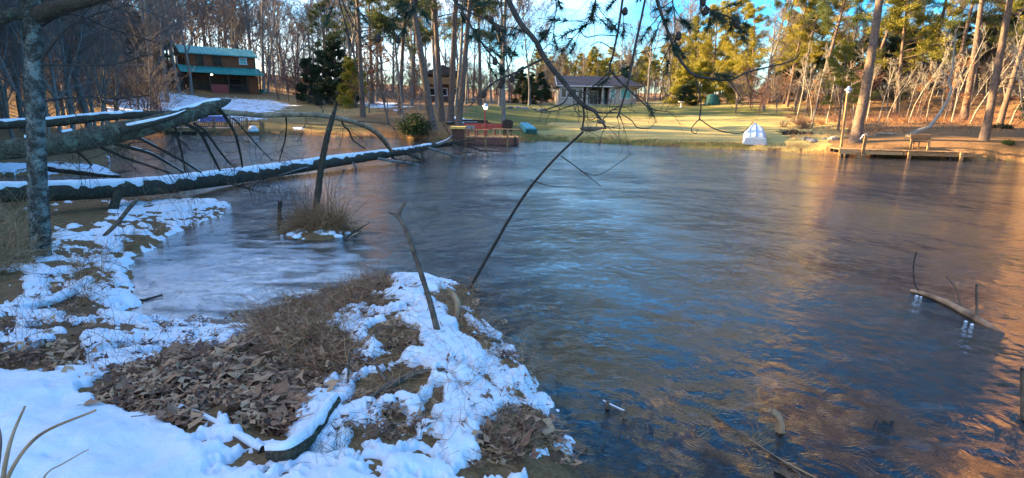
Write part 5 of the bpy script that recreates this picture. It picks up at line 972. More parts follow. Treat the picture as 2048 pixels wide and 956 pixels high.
# small broken trunk standing behind the island's grass
e = thing('snag', 'slim dark broken trunk leaning up out of the grass island', 'dead tree'); b = GT(636, 455); Yi = b.y
mb = MB(); S_ = limb(mb, pxl([(630, 468, Yi, 15), (633, 420, Yi, 15), (638, 370, Yi, 14), (645, 320, Yi, 13), (655, 270, Yi, 12), (665, 235, Yi, 10), (672, 212, Yi, 6)]), 60, 12, .16, 14, 6); mb.build('trunk', 'mossy', e)
e = thing('stump_post', 'short black stub standing in the water left of the grass island', 'stump'); mb = MB(); limb(mb, pxl([(559, 470, Yi, 12), (559, 450, Yi, 10), (559, 425, Yi, 9), (560, 402, Yi, 9.5)]), 20, 9, .12, 15); mb.build('trunk', 'wood_dark', e)
sub(e, [(561, 425, Yi, 4), (565, 445, Yi, 4), (572, 465, Yi, 3)], 'wood_dark', 6, 'branch', 16)
e = thing('driftwood', 'two pale crossed sticks at the right tip of the grass island', 'driftwood'); b = GT(690, 476); sub(e, [(650, 492, b.y-.2, 4), (680, 480, b.y, 5), (700, 472, b.y+.1, 5), (715, 466, b.y+.2, 4)], 'bare_wood', 6, 'stick', 17); sub(e, [(686, 480, b.y, 4), (712, 462, b.y, 3.5), (738, 446, b.y, 2)], 'wood_dark', 6, 'stick', 18)
# sticks on the near bank
def stick(name, label, pts, m='twig_dark', cat='stick', n=7, snow=0, subs=(), seed=0, rough=.12, tw=0):
    e = thing(name, label, cat); mb = MB(); S = limb(mb, pxl(pts), None, n, rough, seed); mb.build('stem', m, e)
    if snow: snow_strip(S, snow, e, seed, .15, .5)
    for i, s in enumerate(subs): sub(e, s, m, max(5, n-2), 'branch', seed+i+1, rough=rough)
    if tw: twigs(e, S, tw, .2, seed, r=.0022, t0=.1)
    return S
Yk = GT(875, 670).y
M['stick'] = mat('grey_brown_stick', cols=[(.05, .035, .028), (.14, .095, .065), (.24, .17, .12)], scale=14, bump=.6, bdist=.005)
stick('forked_stick', 'tall crooked stick with a forked tip planted in the snowy mound', [(884, 700, Yk, 17), (877, 670, Yk, 16), (862, 610, Yk, 13), (845, 555, Yk, 12), (832, 515, Yk, 11), (818, 475, Yk, 11), (806, 448, Yk, 10), (796, 432, Yk, 11)], 'stick', subs=[[(797, 433, Yk, 10), (802, 418, Yk, 8), (810, 405, Yk, 6)], [(797, 434, Yk, 9), (788, 429, Yk, 6), (776, 424, Yk, 3)], [(862, 612, Yk, 4), (866, 624, Yk, 2), (860, 632, Yk, 1)]], seed=21)
Yb_ = GT(945, 572).y
stick('bent_sapling', 'long thin dark stem rising from the mound tip toward the hanging branch', [(940, 578, Yb_, 8), (960, 540, Yb_-.1, 7), (990, 488, Yb_-.3, 7), (1020, 435, Yb_-.6, 6.5), (1055, 382, Yb_-.9, 6), (1085, 345, Yb_-1.1, 5.5), (1112, 315, Yb_-1.3, 5), (1140, 288, Yb_-1.5, 5), (1166, 264, Yb_-1.7, 5)], 'twig_dark', subs=[[(1122, 312, Yb_-1.3, 3), (1150, 332, Yb_-1.3, 2.5), (1180, 355, Yb_-1.3, 2), (1203, 374, Yb_-1.3, 1.5)], [(1160, 342, Yb_-1.3, 2), (1195, 350, Yb_-1.3, 1.5), (1235, 328, Yb_-1.2, 1.5), (1262, 308, Yb_-1.2, 1)], [(1060, 360, Yb_-1, 2), (1100, 372, Yb_-1, 2), (1152, 374, Yb_-1, 1.5)]], cat='sapling', seed=25)
def Yg(u, v): return GT(u, v).y
stick('leaning_stick', 'dark leaning stick propped on the snowy left bank', [(205, 475, Yg(208, 475), 8), (235, 445, Yg(208, 475)+.1, 9), (262, 412, Yg(208, 475)+.2, 9), (277, 397, Yg(208, 475)+.3, 7)], 'stick', seed=31)
y_ = Yg(160, 590); stick('snowy_branch', 'stout short branch buried under a thick white snow roll on the left bank', [(30, 622, Yg(30, 622), 18), (90, 612, Yg(90, 612), 22), (140, 592, Yg(140, 592), 24), (178, 566, Yg(178, 566), 22)], 'stick', n=10, snow=1.5, seed=33)
stick('bank_branch', 'brown branch half under snow running down through the dead leaves', [(355, 818, Yg(355, 818), 20), (400, 836, Yg(400, 836), 22), (450, 862, Yg(450, 862), 24), (505, 893, Yg(505, 893), 28), (525, 905, Yg(525, 905), 24)], 'stick', n=10, snow=.55, seed=35, subs=[[(385, 828, Yg(385, 828), 14), (395, 790, Yg(390, 800), 12), (405, 768, Yg(395, 780), 6)]])
stick('snowy_log', 'thick cut log end poking from the snow at the bottom of the bank', [(540, 905, Yg(560, 925), 34), (580, 905, Yg(590, 930), 44), (620, 870, Yg(635, 890), 40), (650, 830, Yg(665, 850), 34), (672, 800, Yg(690, 820), 26)], 'mossy', n=16, snow=.85, seed=37, cat='log')
stick('mound_branch', 'dark branch under the snow cavities of the mound', [(690, 830, Yg(690, 830), 10), (740, 795, Yg(740, 800), 14), (790, 765, Yg(790, 772), 16), (840, 745, Yg(840, 752), 12), (890, 738, Yg(890, 745), 6)], 'stick', n=9, snow=0, seed=39)
stick('straight_stick', 'straight grey stick lying aslant in the snow left of the forked stick', [(692, 640, Yg(692, 640)+.02, 6), (730, 700, Yg(730, 700), 8), (772, 762, Yg(772, 765), 9)], 'stick', seed=41)
stick('short_stick', 'short brown stick pointing down across dead leaves', [(564, 712, Yg(564, 712), 7), (600, 748, Yg(600, 750), 9), (645, 778, Yg(645, 782), 10)], 'stick', seed=43)
stick('thin_upright_stick', 'thin upright stick rising from snow beside the straight grey one', [(695, 775, Yg(695, 776), 7), (697, 740, Yg(695, 776), 6), (699, 705, Yg(695, 776), 5)], 'stick', seed=44)
stick('mound_top_stub', 'pale broken stub at the tip of the mound', [(912, 636, Yg(912, 636), 14), (915, 605, Yg(912, 636), 12), (905, 585, Yg(912, 636), 11), (893, 575, Yg(912, 636), 6)], 'bare_wood', n=8, seed=46)
stick('edge_branch', 'dark branch at the right edge of the mound pointing at the water', [(940, 668, Yg(940, 670), 10), (970, 676, Yg(970, 680), 11), (1000, 684, Yg(1000, 690), 9)], 'stick', seed=47)
stick('ice_stick', 'dark stick frozen in the ice left of the mound', [(240, 598, G(240, 600).y, 5), (285, 600, G(285, 602).y, 6), (325, 590, G(325, 594).y, 5)], 'wood_dark', seed=48)
stick('small_ice_stick', 'tiny dark twig lump on the ice left of the mound', [(608, 596, G(608, 600).y, 3), (616, 602, G(616, 604).y, 5), (628, 606, G(628, 608).y, 3)], 'wood_dark', seed=49)
stick('long_straw_stem', 'long pale stem crossing the snow down to the lower right', [(850, 735, Yg(850, 740), 3), (900, 790, Yg(900, 792), 3.5), (960, 860, Yg(960, 862), 4), (1025, 950, Yg(1025, 950), 4.5)], 'straw_y', n=5, seed=50)
for i, (a, m_, c, l) in enumerate([((10, 930), (25, 870), (50, 812), 'stiff brown stem standing at the lower left corner'), ((20, 945), (80, 870), (192, 820), 'long curved brown stem at the lower left corner'), ((-6, 940), (0, 880), (-4, 850), 'short thick brown stem cut by the left edge'), ((90, 952), (130, 925), (178, 898), 'low thin brown stem right of the corner stems')]):
    y0 = 1.75; stick('dry_weed', l, [(a[0]-8, a[1]+60, y0, 10), (*a, y0, 10 if i < 3 else 4), (*m_, y0+.05, 8 if i < 3 else 3.5), (*c, y0+.12, 5 if i < 3 else 2.5)], 'bare_wood' if i != 2 else 'twig_red', cat='plant stem', seed=52+i)
# things in the water on the right
yf = G(1910, 625).y
e = thing('floating_branch', 'pale brown branch floating on the right with three upright twigs', 'branch'); mb = MB()
S_ = limb(mb, pxl([(1822, 581, G(1822, 583).y, 7), (1850, 588, G(1850, 592).y, 10), (1895, 606, G(1895, 610).y, 13), (1940, 630, G(1940, 634).y, 15), (1975, 650, G(1975, 652).y, 14), (2008, 668, G(2008, 666).y, 6)]), 50, 12, .1, 60, 6); mb.build('stem', 'bare_wood', e)
for i, pts in enumerate([[(1838, 584, G(1838, 588).y, 3), (1829, 565, G(1838, 588).y, 3), (1827, 530, G(1838, 588).y, 3.5), (1833, 505, G(1838, 588).y, 3)], [(1954, 634, G(1950, 638).y, 6), (1953, 600, G(1950, 638).y, 5.5), (1953, 568, G(1950, 638).y, 5)], [(1922, 616, G(1920, 620).y, 3), (1912, 580, G(1920, 620).y, 2.5), (1893, 552, G(1920, 620).y, 2)]]): sub(e, pts, 'twig_dark' if i == 0 else 'stick', 6, 'twig', 62+i)
def blob(e, u, v, s, m, name, seed):
    g = G(u, v, .0); rock(e, (g.x, g.y, -.2*s), s, seed, m, name)
for i, (u, v, s) in enumerate([(1834, 592, .022), (1842, 594, .018), (1932, 643, .02), (1944, 649, .022)]): blob(e, u, v, s, 'snow', 'ice_lump', i)
stick('bent_stub', 'pale bent stub sticking out of the dark water near the bottom right', [(1560, 866, G(1560, 862).y, 24), (1561, 850, G(1560, 862).y, 20), (1556, 833, G(1560, 862).y, 18), (1541, 819, G(1560, 862).y+.0, 15)], 'bare_wood', n=12, seed=70, cat='stub')
e = thing('icy_twig', 'short twig with white ice lumps on two pegs in the water right of the bank', 'twig'); sub(e, [(1206, 802, G(1206, 812).y, 5), (1230, 814, G(1230, 822).y, 5), (1252, 824, G(1252, 832).y, 5)], 'bark_pale', 6, 'stem', 73, .5)
for u, v in ((1215, 816), (1250, 836)): sub(e, [(u, v+4, G(u, v).y, 12), (u+1, v-14, G(u, v).y, 9)], 'stick', 8, 'peg', 74)
stick('edge_post', 'dark rotten post standing at the right edge of the picture', [(2046, 850, G(2040, 838).y, 13), (2047, 790, G(2040, 838).y, 12), (2046, 735, G(2040, 838).y, 11)], 'stick', n=10, seed=76, cat='post')
for i, (pts, l) in enumerate([([(1500, 880), (1560, 918), (1640, 960)], 'pale reed lying in the water at the bottom right'), ([(1420, 825), (1500, 880), (1590, 940), (1600, 960)], 'long brown reed under the bent stub'), ([(1548, 940), (1570, 950), (1590, 968)], 'white edged stick at the bottom right')]):
    stick('lying_reed', l, [(u, v, G(u, v, .01).y, 4 if i < 2 else 9) for u, v in pts], 'straw_y' if i == 0 else 'stick', n=5, seed=78+i, cat='reed')
e = thing('dark_clump', 'small dark leaf clump breaking the water surface right of the bent stub', 'leaf clump'); 
for i in range(5): blob(e, 1752+i*8, 842+(i % 2)*4, .012+.004*(i % 3), 'mossy', 'clod', 80+i)

# hanging pine boughs over the water
def needles(parent, S, n, seed, L=.055, spread=.5, t0=0, t1=1, m='needle_near', w=.0042):
    R = random.Random(seed); G_ = np.random.default_rng(seed); C = [Vector(s[:3]) for s in S]; T = []; mb = MB()
    for i in range(n):
        q, d = lerp_pt(C, R.uniform(t0, t1)); b, d2 = grow(R, q, vrot(d, rnd_perp(d, R), R.uniform(.3, 1.2)), spread*R.uniform(.15, .8), 5, .25, .0); mb.tube(b, taper(.0028, .0016, 5), 4)
        for z in (1, .82, .62):
            p, d3 = lerp_pt(b, z); N_ = 34
            D = np.array(d3)[None]*.75+G_.normal(0, .55, (N_, 3)); D /= np.linalg.norm(D, axis=1, keepdims=True); Sd = np.cross(D, G_.normal(0, 1, (N_, 3))); Sd /= np.linalg.norm(Sd, axis=1, keepdims=True)
            p0 = np.array(p)+np.array(d3)*G_.uniform(-.03, .0, (N_, 1)); l = L*G_.uniform(.7, 1.2, (N_, 1)); T.append(np.stack([p0-Sd*w/2, p0+Sd*w/2, p0+D*l], 1))
    mb.build('twigs', 'twig_dark', parent); MB().cards(np.concatenate(T), 3).build('needles', m, parent)
def cones(parent, pts, Y, s=.018):
    for i, (u, v) in enumerate(pts):
        c = P(u, v, Y); MB().lathe([(.15*s, -1.5*s), (.8*s, -1.1*s), (1.1*s, -.5*s), (.8*s, -.35*s), (1.15*s, .1*s), (.85*s, .3*s), (.8*s, .8*s), (.2*s, 1.3*s)], tuple(c), 9).build('pine_cone', 'cone', parent)
Yh = 3.4
e = thing('hanging_bough', 'thickest dark hanging bough curving down in front of the pale house', 'branch'); mb = MB()
S1 = limb(mb, pxl([(1000, -60, Yh, 11), (1015, -5, Yh, 11), (1040, 45, Yh, 11), (1070, 80, Yh, 11), (1083, 105, Yh, 11), (1100, 132, Yh, 10), (1128, 165, Yh, 10), (1155, 200, Yh, 10), (1170, 213, Yh, 10), (1188, 222, Yh, 8), (1196, 232, Yh, 6), (1206, 246, Yh, 5), (1212, 258, Yh, 4)]), 90, 9, .14, 90, 8); mb.build('stem', 'twig_dark', e)
for i, pts in enumerate([[(1087, 117, Yh, 5), (1060, 130, Yh, 5), (1030, 146, Yh, 5), (1000, 158, Yh, 4), (975, 175, Yh, 4), (955, 195, Yh, 3), (940, 212, Yh, 2)], [(1166, 212, Yh, 4), (1168, 235, Yh, 4), (1163, 262, Yh, 3)], [(1138, 186, Yh, 3), (1128, 205, Yh, 3), (1105, 215, Yh, 3), (1080, 222, Yh, 2)],
                         [(1188, 222, Yh, 4), (1205, 226, Yh, 3), (1235, 225, Yh, 2)], [(1140, 180, Yh, 3), (1175, 187, Yh, 2.5), (1178, 192, Yh, 2)], [(1160, 205, Yh, 3), (1140, 212, Yh, 2.5), (1110, 222, Yh, 2), (1080, 224, Yh, 1.5), (1060, 214, Yh, 1.2)],
                         [(1085, 100, Yh, 2), (1100, 88, Yh, 2), (1112, 96, Yh, 1.5), (1114, 100, Yh, 1.2)], [(1205, 240, Yh, 2.5), (1222, 222, Yh, 2.2), (1245, 210, Yh, 2)], [(1163, 235, Yh, 2), (1150, 220, Yh, 1.5), (1147, 205, Yh, 1.2)], [(1195, 234, Yh, 2), (1180, 240, Yh, 1.5), (1172, 232, Yh, 1)]]): 
    S_ = sub(e, pts, 'twig_dark', 6, 'branch', 92+i); twigs(e, S_, 3, .16, 95+i, r=.002, t0=.3, up=.01)
twigs(e, S1, 14, .22, 99, r=.0026, t0=.3, up=.0)
mb = MB(); limb(mb, pxl([(1160, 257, Yh, 4), (1172, 258, Yh, 9), (1190, 258, Yh, 8), (1208, 256, Yh, 3)]), 14, 8, .3, 103, 20); mb.build('snapped_end', 'stick', e); mb = MB(); limb(mb, pxl([(1194, 243, Yh, 4), (1200, 243, Yh, 9), (1208, 243, Yh, 8), (1210, 243, Yh, 4)]), 12, 8, .2, 104, 20); mb.build('knot', 'stick', e)
for i, (pts, l, cn, nd, nt0, nt1) in enumerate([
    ([(880, -50, 3.6, 5), (907, 0, 3.6, 4.5), (926, 25, 3.6, 4.5), (954, 72, 3.6, 4), (982, 110, 3.6, 4), (1010, 141, 3.6, 3)], 'hanging bough with pine cones left of the thickest bough', [(997, 56), (990, 122), (1003, 142), (1005, 160), (1024, 157), (967, 188), (1002, 169)], 9, .1, 1),
    ([(890, -40, 3.8, 4), (910, 0, 3.8, 3.5), (940, 25, 3.8, 3.5), (975, 40, 3.8, 3), (1000, 60, 3.8, 3), (1010, 78, 3.8, 2)], 'short coned twig above the coned hanging bough', [(983, 40), (990, 52)], 8, 0, 1),
    ([(850, -40, 3.5, 3), (835, 0, 3.5, 3), (813, 47, 3.5, 2.5), (791, 82, 3.5, 2)], 'thin twig hanging left of the coned bough', [(795, 78)], 7, 0, 1),
    ([(672, -40, 3.2, 4), (678, 0, 3.2, 3.5), (695, 63, 3.2, 3), (711, 125, 3.2, 3), (723, 176, 3.2, 2.5), (728, 205, 3.2, 2)], 'long thin twig hanging before the dark evergreens', [], 0, 0, 1),
    ([(676, -40, 3.25, 3), (684, 0, 3.25, 3), (705, 47, 3.25, 2.5), (742, 100, 3.25, 2.5), (767, 138, 3.25, 2)], 'thin twig slanting right beside the long thin twig', [(756, 75)], 2, 0, .5),
    ([(1300, -50, 3.3, 7), (1314, 0, 3.3, 7), (1338, 69, 3.3, 6), (1359, 117, 3.3, 5.5), (1386, 148, 3.3, 5), (1424, 157, 3.3, 4.5), (1459, 160, 3.3, 4.5), (1493, 145, 3.3, 4), (1541, 133, 3.3, 3), (1586, 121, 3.3, 2.5), (1600, 105, 3.3, 2)], 'curved hanging bough sweeping right toward the leaning trunks', [(1357, 71)], 7, 0, .45),
    ([(1296, -50, 3.1, 5), (1290, 0, 3.1, 5), (1273, 80, 3.1, 5), (1262, 137, 3.1, 4.5), (1252, 181, 3.1, 4.5), (1239, 223, 3.1, 4), (1234, 236, 3.1, 3)], 'straight thin bough hanging over the right wing of the house', [], 0, 0, .6),
    ([(1252, -50, 3.5, 5), (1245, 0, 3.5, 5), (1236, 60, 3.5, 4.5), (1226, 110, 3.5, 4), (1221, 141, 3.5, 4), (1255, 177, 3.5, 3.5), (1280, 200, 3.5, 3), (1303, 218, 3.5, 2.5), (1349, 225, 3.5, 1.5)], 'forked hanging bough above the house roof', [(1250, 22)], 7, 0, .7),
    ([(1385, -50, 3.4, 4), (1400, -5, 3.4, 4), (1415, 15, 3.4, 3.5), (1432, 26, 3.4, 3.5), (1455, 33, 3.4, 3), (1475, 45, 3.4, 2.5)], 'short coned bough at the top right of centre', [(1412, 21), (1406, 2), (1474, 48)], 14, .2, 1),
    ([(1100, -60, 3.6, 3), (1110, -10, 3.6, 3), (1112, 25, 3.6, 2), (1100, 55, 3.6, 2)], 'needled twig at the top right of the thickest bough', [], 8, 0, 1),
    ([(1185, -60, 3.4, 3), (1190, -10, 3.4, 3), (1188, 25, 3.4, 2.5), (1160, 62, 3.4, 2)], 'needled twig hanging in the blue sky', [], 10, .2, 1),
    ([(1340, -60, 3.5, 3), (1345, 0, 3.5, 3), (1350, 40, 3.5, 2.5), (1345, 80, 3.5, 2), (1322, 130, 3.5, 2)], 'needled twig left of the curved hanging bough', [], 9, 0, 1)]):
    e = thing('hanging_bough', l, 'branch'); mb = MB(); S_ = limb(mb, pxl(pts), None, 7, .14, 200+i, 8); mb.build('stem', 'twig_dark', e); twigs(e, S_, 9, .22, 210+i, r=.0018, t0=.15, up=.0, nn=3)
    if cn: cones(e, cn, pts[0][2])
    if nd: needles(e, S_, nd, 230+i, t0=nt0, t1=nt1, spread=.28)
    if i == 5:
        for k, p_ in enumerate([[(1390, 150, 3.3, 3), (1395, 172, 3.3, 3), (1402, 207, 3.3, 3), (1399, 238, 3.3, 3)], [(1399, 238, 3.3, 2.5), (1386, 252, 3.3, 2), (1383, 262, 3.3, 2), (1392, 267, 3.3, 1.5), (1395, 258, 3.3, 1)], [(1399, 238, 3.3, 2.5), (1430, 258, 3.3, 2.5), (1470, 267, 3.3, 2), (1490, 262, 3.3, 2), (1507, 243, 3.3, 1.5)], [(1459, 162, 3.3, 2.5), (1476, 186, 3.3, 2), (1486, 203, 3.3, 1.2)], [(1493, 146, 3.3, 2), (1500, 175, 3.3, 2), (1515, 186, 3.3, 1.5), (1530, 188, 3.3, 1)]]): sub(e, p_, 'twig_dark', 6, 'branch', 240+k)
    if i == 7:
        for k, p_ in enumerate([[(1221, 141, 3.5, 3.5), (1195, 165, 3.5, 3), (1165, 190, 3.5, 2)], [(1228, 100, 3.5, 2.5), (1200, 84, 3.5, 2), (1180, 92, 3.5, 1.5)], [(1236, 72, 3.5, 2.5), (1200, 70, 3.5, 2), (1172, 74, 3.5, 2), (1158, 58, 3.5, 1.5)], [(1221, 141, 3.5, 2), (1195, 144, 3.5, 1.5), (1175, 132, 3.5, 1)], [(1268, 110, 3.5, 2), (1310, 97, 3.5, 1.5), (1345, 90, 3.5, 1.2)]]): S2 = sub(e, p_, 'twig_dark', 6, 'branch', 250+k)
    if i == 6: sub(e, [(1238, 225, 3.1, 2), (1262, 240, 3.1, 2), (1275, 255, 3.1, 2), (1300, 256, 3.1, 1.5), (1312, 240, 3.1, 1.2)], 'twig_dark', 6, 'branch', 260)

# ------------------------------------------------------------------ grass, straw and dead leaves
def blades(n, base_fn, L0, L1, r, tilt, seed, mt, name, parent=None, bend=.5, az=None, azs=PI, label=None, k=4, wig=.25):
    R = np.random.default_rng(seed); B = base_fn(n, R); a = (R.uniform(0, 2*PI, n) if az is None else R.normal(az, azs, n)); t = R.normal(tilt[0], tilt[1], n); L_ = R.uniform(L0, L1, n)
    D = np.stack([np.sin(t)*np.cos(a), np.sin(t)*np.sin(a), np.abs(np.cos(t))], -1); pts = [B]; st = L_[:, None]/(k-1); br = R.normal(0, wig, (n, 3))
    for i in range(k-1): D = D+np.array([0, 0, -bend*.5])+br*.5+R.normal(0, wig*.6, (n, 3)); D /= np.linalg.norm(D, axis=1, keepdims=True); pts.append(pts[-1]+D*st)
    Pm = np.stack(pts, 1); Pm[:, :, 2] = np.maximum(Pm[:, :, 2], B[:, None, 2]-.01+R.uniform(0, .03, n)[:, None])
    mb = MB(); mb.T[(k, 3)] = list(zip(Pm.tolist(), np.outer(R.uniform(.6, 1.3, n)*r, np.linspace(1, .45, k)).tolist())); o = mb.build(name, mt, parent); o['kind'] = 'stuff'
    if label: o['label'] = label
    return o
def in_px(polys, lift=.0):             # random points on the ground inside photo-measured outlines
    W_ = np.array([max(1, (max(p[0] for p in q)-min(p[0] for p in q))*(max(p[1] for p in q)-min(p[1] for p in q))) for q in polys], float); W_ /= W_.sum()
    def f(n, R):
        out = []
        for q, m in zip(polys, R.multinomial(int(n), W_)):
            q_ = np.array(q, float); got = 0; us = []; vs = []
            while got < m:
                u = R.uniform(q_[:, 0].min(), q_[:, 0].max(), 4*m+8); v = R.uniform(q_[:, 1].min(), q_[:, 1].max(), 4*m+8); ok = poly_sd(u, v, q) < 0; us += list(u[ok]); vs += list(v[ok]); got = len(us)
            us = np.array(us[:m]); vs = np.array(vs[:m]); z = np.full(m, .2)
            dx = (us-1024)/FPX; dy = -(vs-478)/FPX; Rm = np.array(CR); d = np.stack([dx, dy, -np.ones(m)], -1)@Rm.T
            for _ in range(6): t = (z-CAM_H)/d[:, 2]; x = d[:, 0]*t; y = d[:, 1]*t; z = np.maximum(terrain(x, y)[0], 0)*.6+z*.4
            out.append(np.stack([x, y, z+lift], -1))
        return np.concatenate(out)
    return f
straw_top = [[(480, 640), (600, 600), (700, 565), (775, 545), (800, 575), (770, 610), (700, 640), (680, 680), (700, 735), (640, 760), (560, 720), (500, 690)]]
blades(1500, in_px(straw_top, .015), .15, .5, .0036, (1.48, .12), 61, 'bare_wood', 'dry_grass', label='coarse dead stems over the matted grass', bend=.06)
blades(2600, in_px(straw_top, .02), .12, .36, .0024, (1.45, .18), 1, 'straw', 'dry_grass', label='matted brown grass along the mound', az=PI*.95, azs=1.1, bend=.1, wig=.4)
blades(900, in_px([[(860, 570), (950, 570), (975, 650), (930, 660), (880, 630)], [(690, 620), (720, 700), (700, 740), (640, 700)], [(960, 640), (1010, 690), (980, 720), (900, 690)]], .01), .08, .26, .0022, (1.0, .4), 2, 'straw', 'dry_grass', label='brown grass fringe of the mound', bend=.4)
blades(1000, in_px([[(560, 600), (980, 560), (1120, 880), (1000, 950), (640, 830)]], .04), .08, .34, .0016, (1.1, .4), 3, 'straw', 'dry_grass', label='loose stems through the mound snow', bend=.35)
blades(500, in_px([[(1000, 820), (1080, 830), (1120, 890), (960, 920)], [(1040, 690), (1090, 740), (1070, 790)]], .03), .05, .2, .0018, (1.2, .3), 4, 'straw_y', 'dry_grass', bend=.3, label='pale stems by the ice edge')
blades(1500, in_px([[(-60, 400), (60, 410), (75, 450), (60, 540), (-60, 560)]], 0), .25, .7, .004, (.8, .4), 5, 'straw_y', 'dry_grass', bend=.5, label='tangled tan grass clump left of the lichened trunk')
blades(700, in_px([[(-60, 385), (215, 372), (210, 400), (-60, 420)], [(240, 395), (380, 392), (380, 408), (260, 412)]], 0), .2, .6, .0045, (.6, .4), 6, 'straw', 'dry_grass', bend=.45, label='brown grass along the foot of the long log')
blades(500, in_px([[(140, 520), (310, 450), (330, 470), (230, 520), (200, 600), (120, 640)]], .01), .1, .4, .003, (.9, .4), 7, 'straw', 'dry_grass', bend=.35, label='brown stems on the snowy left bank')
blades(450, in_px([[(60, 520), (250, 480), (240, 640), (0, 700)], [(0, 600), (240, 640), (480, 660), (300, 740), (0, 760)]], .01), .1, .38, .0018, (.55, .4), 8, 'twig_red', 'dry_grass', bend=.1, label='thin reddish stems standing in the left bank snow')
blades(60, in_px([[(600, 900), (700, 880), (720, 940), (620, 950)]], .03), .12, .3, .0011, (.5, .35), 9, 'leaf_green', 'grass_tuft', bend=.35, label='green grass tuft in the snow at the bottom')
isl = [[(548, 462), (580, 445), (640, 450), (700, 452), (706, 470), (650, 478), (570, 476)]]
gi = thing('grass_island', 'small island of tall dry brown grass with snow at its foot in the pond', 'grass clump', (ISL.x, ISL.y, 0))
def isl_pts(n, R):
    a = R.uniform(0, 2*PI, n); q = np.sqrt(R.uniform(0, 1, n)); x = ISL.x+.5*q*np.cos(a); y = ISL.y+.3+.34*q*np.sin(a); return np.stack([x-ISL.x, y-ISL.y, terrain(x, y)[0].clip(0)], -1)
blades(1900, isl_pts, .3, .8, .0034, (.4, .35), 10, 'straw', 'tall_grass', gi, bend=.28, k=6, wig=.45); blades(1100, isl_pts, .2, .6, .0038, (.9, .3), 11, 'straw_y', 'drooping_grass', gi, bend=.5, k=6, wig=.5)
blades(26, isl_pts, 1.0, 1.9, .005, (.3, .15), 12, 'twig_red', 'tall_stem', gi, bend=.02, k=5)
mb = MB(); R = random.Random(4)
for i in range(46):
    a = R.uniform(0, 2*PI); q = R.uniform(.25, 1); x = .62*q*math.cos(a); y = .05+.42*q*math.sin(a); s = R.uniform(.03, .09)
    mb.lathe([(s*.9, 0), (s, .3*s), (s*.7, .6*s), (s*.2, .75*s)], (x, y, max(0, tz(ISL.x+x, ISL.y+y))-.01), 7)
o = mb.build('snow_cover', 'snow', gi); o['kind'] = 'stuff'
# thin wands at the far left arm
blades(120, in_px([[(380, 395), (620, 375), (700, 400), (500, 420)], [(240, 470), (420, 440), (420, 460)]], 0), .3, 1.0, .004, (.5, .3), 13, 'twig_red', 'water_wands', bend=.05, label='thin red wands standing in the shallow left arm')
blades(260, in_px([[(300, 560), (700, 590), (640, 640), (300, 640)]], 0), .02, .10, .0016, (1.3, .2), 14, 'twig_dark', 'ice_debris', bend=.2, label='dark specks frozen into the inlet ice')
blades(110, in_px([[(1140, 700), (1300, 780), (1500, 956), (1200, 956)]], .0), .06, .22, .001, (1.4, .1), 15, 'stick', 'ice_debris', bend=.2, label='fine stems frozen into the dark ice')
# shoreline fringe on the far bank
def far_fringe(n, R):
    P_ = np.array(POND[35:55]); i = R.integers(0, len(P_)-1, n); t = R.random((n, 1)); q = P_[i]*(1-t)+P_[i+1]*t; q = q+R.normal(0, .25, (n, 2)); q[:, 1] += .3; return np.stack([q[:, 0], q[:, 1], terrain(q[:, 0], q[:, 1])[0].clip(0)], -1)
blades(4200, far_fringe, .08, .35, .007, (.6, .4), 16, 'straw', 'bank_grass', bend=.3, label='dry grass fringe along the far bank')
def wood_floor(n, R):
    u = R.uniform(1560, 2060, n); Y = R.uniform(36, 62, n); x = (u-1024)/FPX*Y; return np.stack([x, Y, terrain(x, Y)[0]], -1)
blades(5200, wood_floor, .15, .6, .010, (.7, .4), 17, 'straw', 'wood_floor_grass', bend=.25, label='dry brush stems over the right hand wood floor')

# dead leaves: one mesh per shape, shared
def leaf_mesh(seed, lobes=5):
    R = random.Random(seed); n = 2*lobes+1; pts = [(0, 0)]
    for s in (1, -1):
        side = []
        for i in range(1, n): t = i/n; w_ = (.34 if i % 2 else .15)*math.sin(PI*t**.85)*R.uniform(.8, 1.25)+.02; side.append((s*w_, t*(1 if i % 2 else .97)))
        pts += side if s == 1 else []
        if s == 1: pts.append((0, 1.02)); right = side
        else: pts += side[::-1]
    c1, c2, c3 = R.uniform(-.9, .9), R.uniform(-.6, .9), R.uniform(0, 6)
    mid = [(0, .2), (0, .5), (0, .8)]; allp = pts+mid
    def z(x, y): return c1*x*x*1.6+c2*.28*(y-.5)**2+.05*math.sin(7*y+c3+x*5)
    v = [(x, y-.5, z(x, y)) for x, y in allp]; m = len(pts); f = []
    for i in range(m):
        a = i; b_ = (i+1) % m; ym = (pts[a][1]+pts[b_][1])/2; k = m+(0 if ym < .35 else 1 if ym < .65 else 2); f.append((a, b_, k))
    top = m; f += []
    for s_ in range(1): pass
    mb = MB(); mb.raw(v, f, True); mb.tube([(0, -.5, z(0, 0)), (0.02, -.66, .02), (.05, -.8, .05)], .012, 3)
    return mb.mesh('dead_leaf', 'leaf')
LM = [leaf_mesh(i, 2+i % 3) for i in range(7)]
leaf_zone = [bare[0], bare[0], bare[1], bare[2], bare[11], [(560, 590), (700, 580), (640, 680), (500, 700)]]
Rg = np.random.default_rng(44); LP = in_px(leaf_zone, .0)(285, Rg)
for i, p in enumerate(LP):
    o = bpy.data.objects.new('dead_leaf', LM[i % 7]); COL.objects.link(o); o.parent = ground; s = random.choice((.1, .14, .18, .24, .30))*random.uniform(.85, 1.1); o.scale = (s, s, s); o.location = (p[0], p[1], p[2]+random.uniform(.03, .075))
    o.rotation_euler = (random.gauss(0, .18), random.gauss(0, .18), random.uniform(0, 6.28))
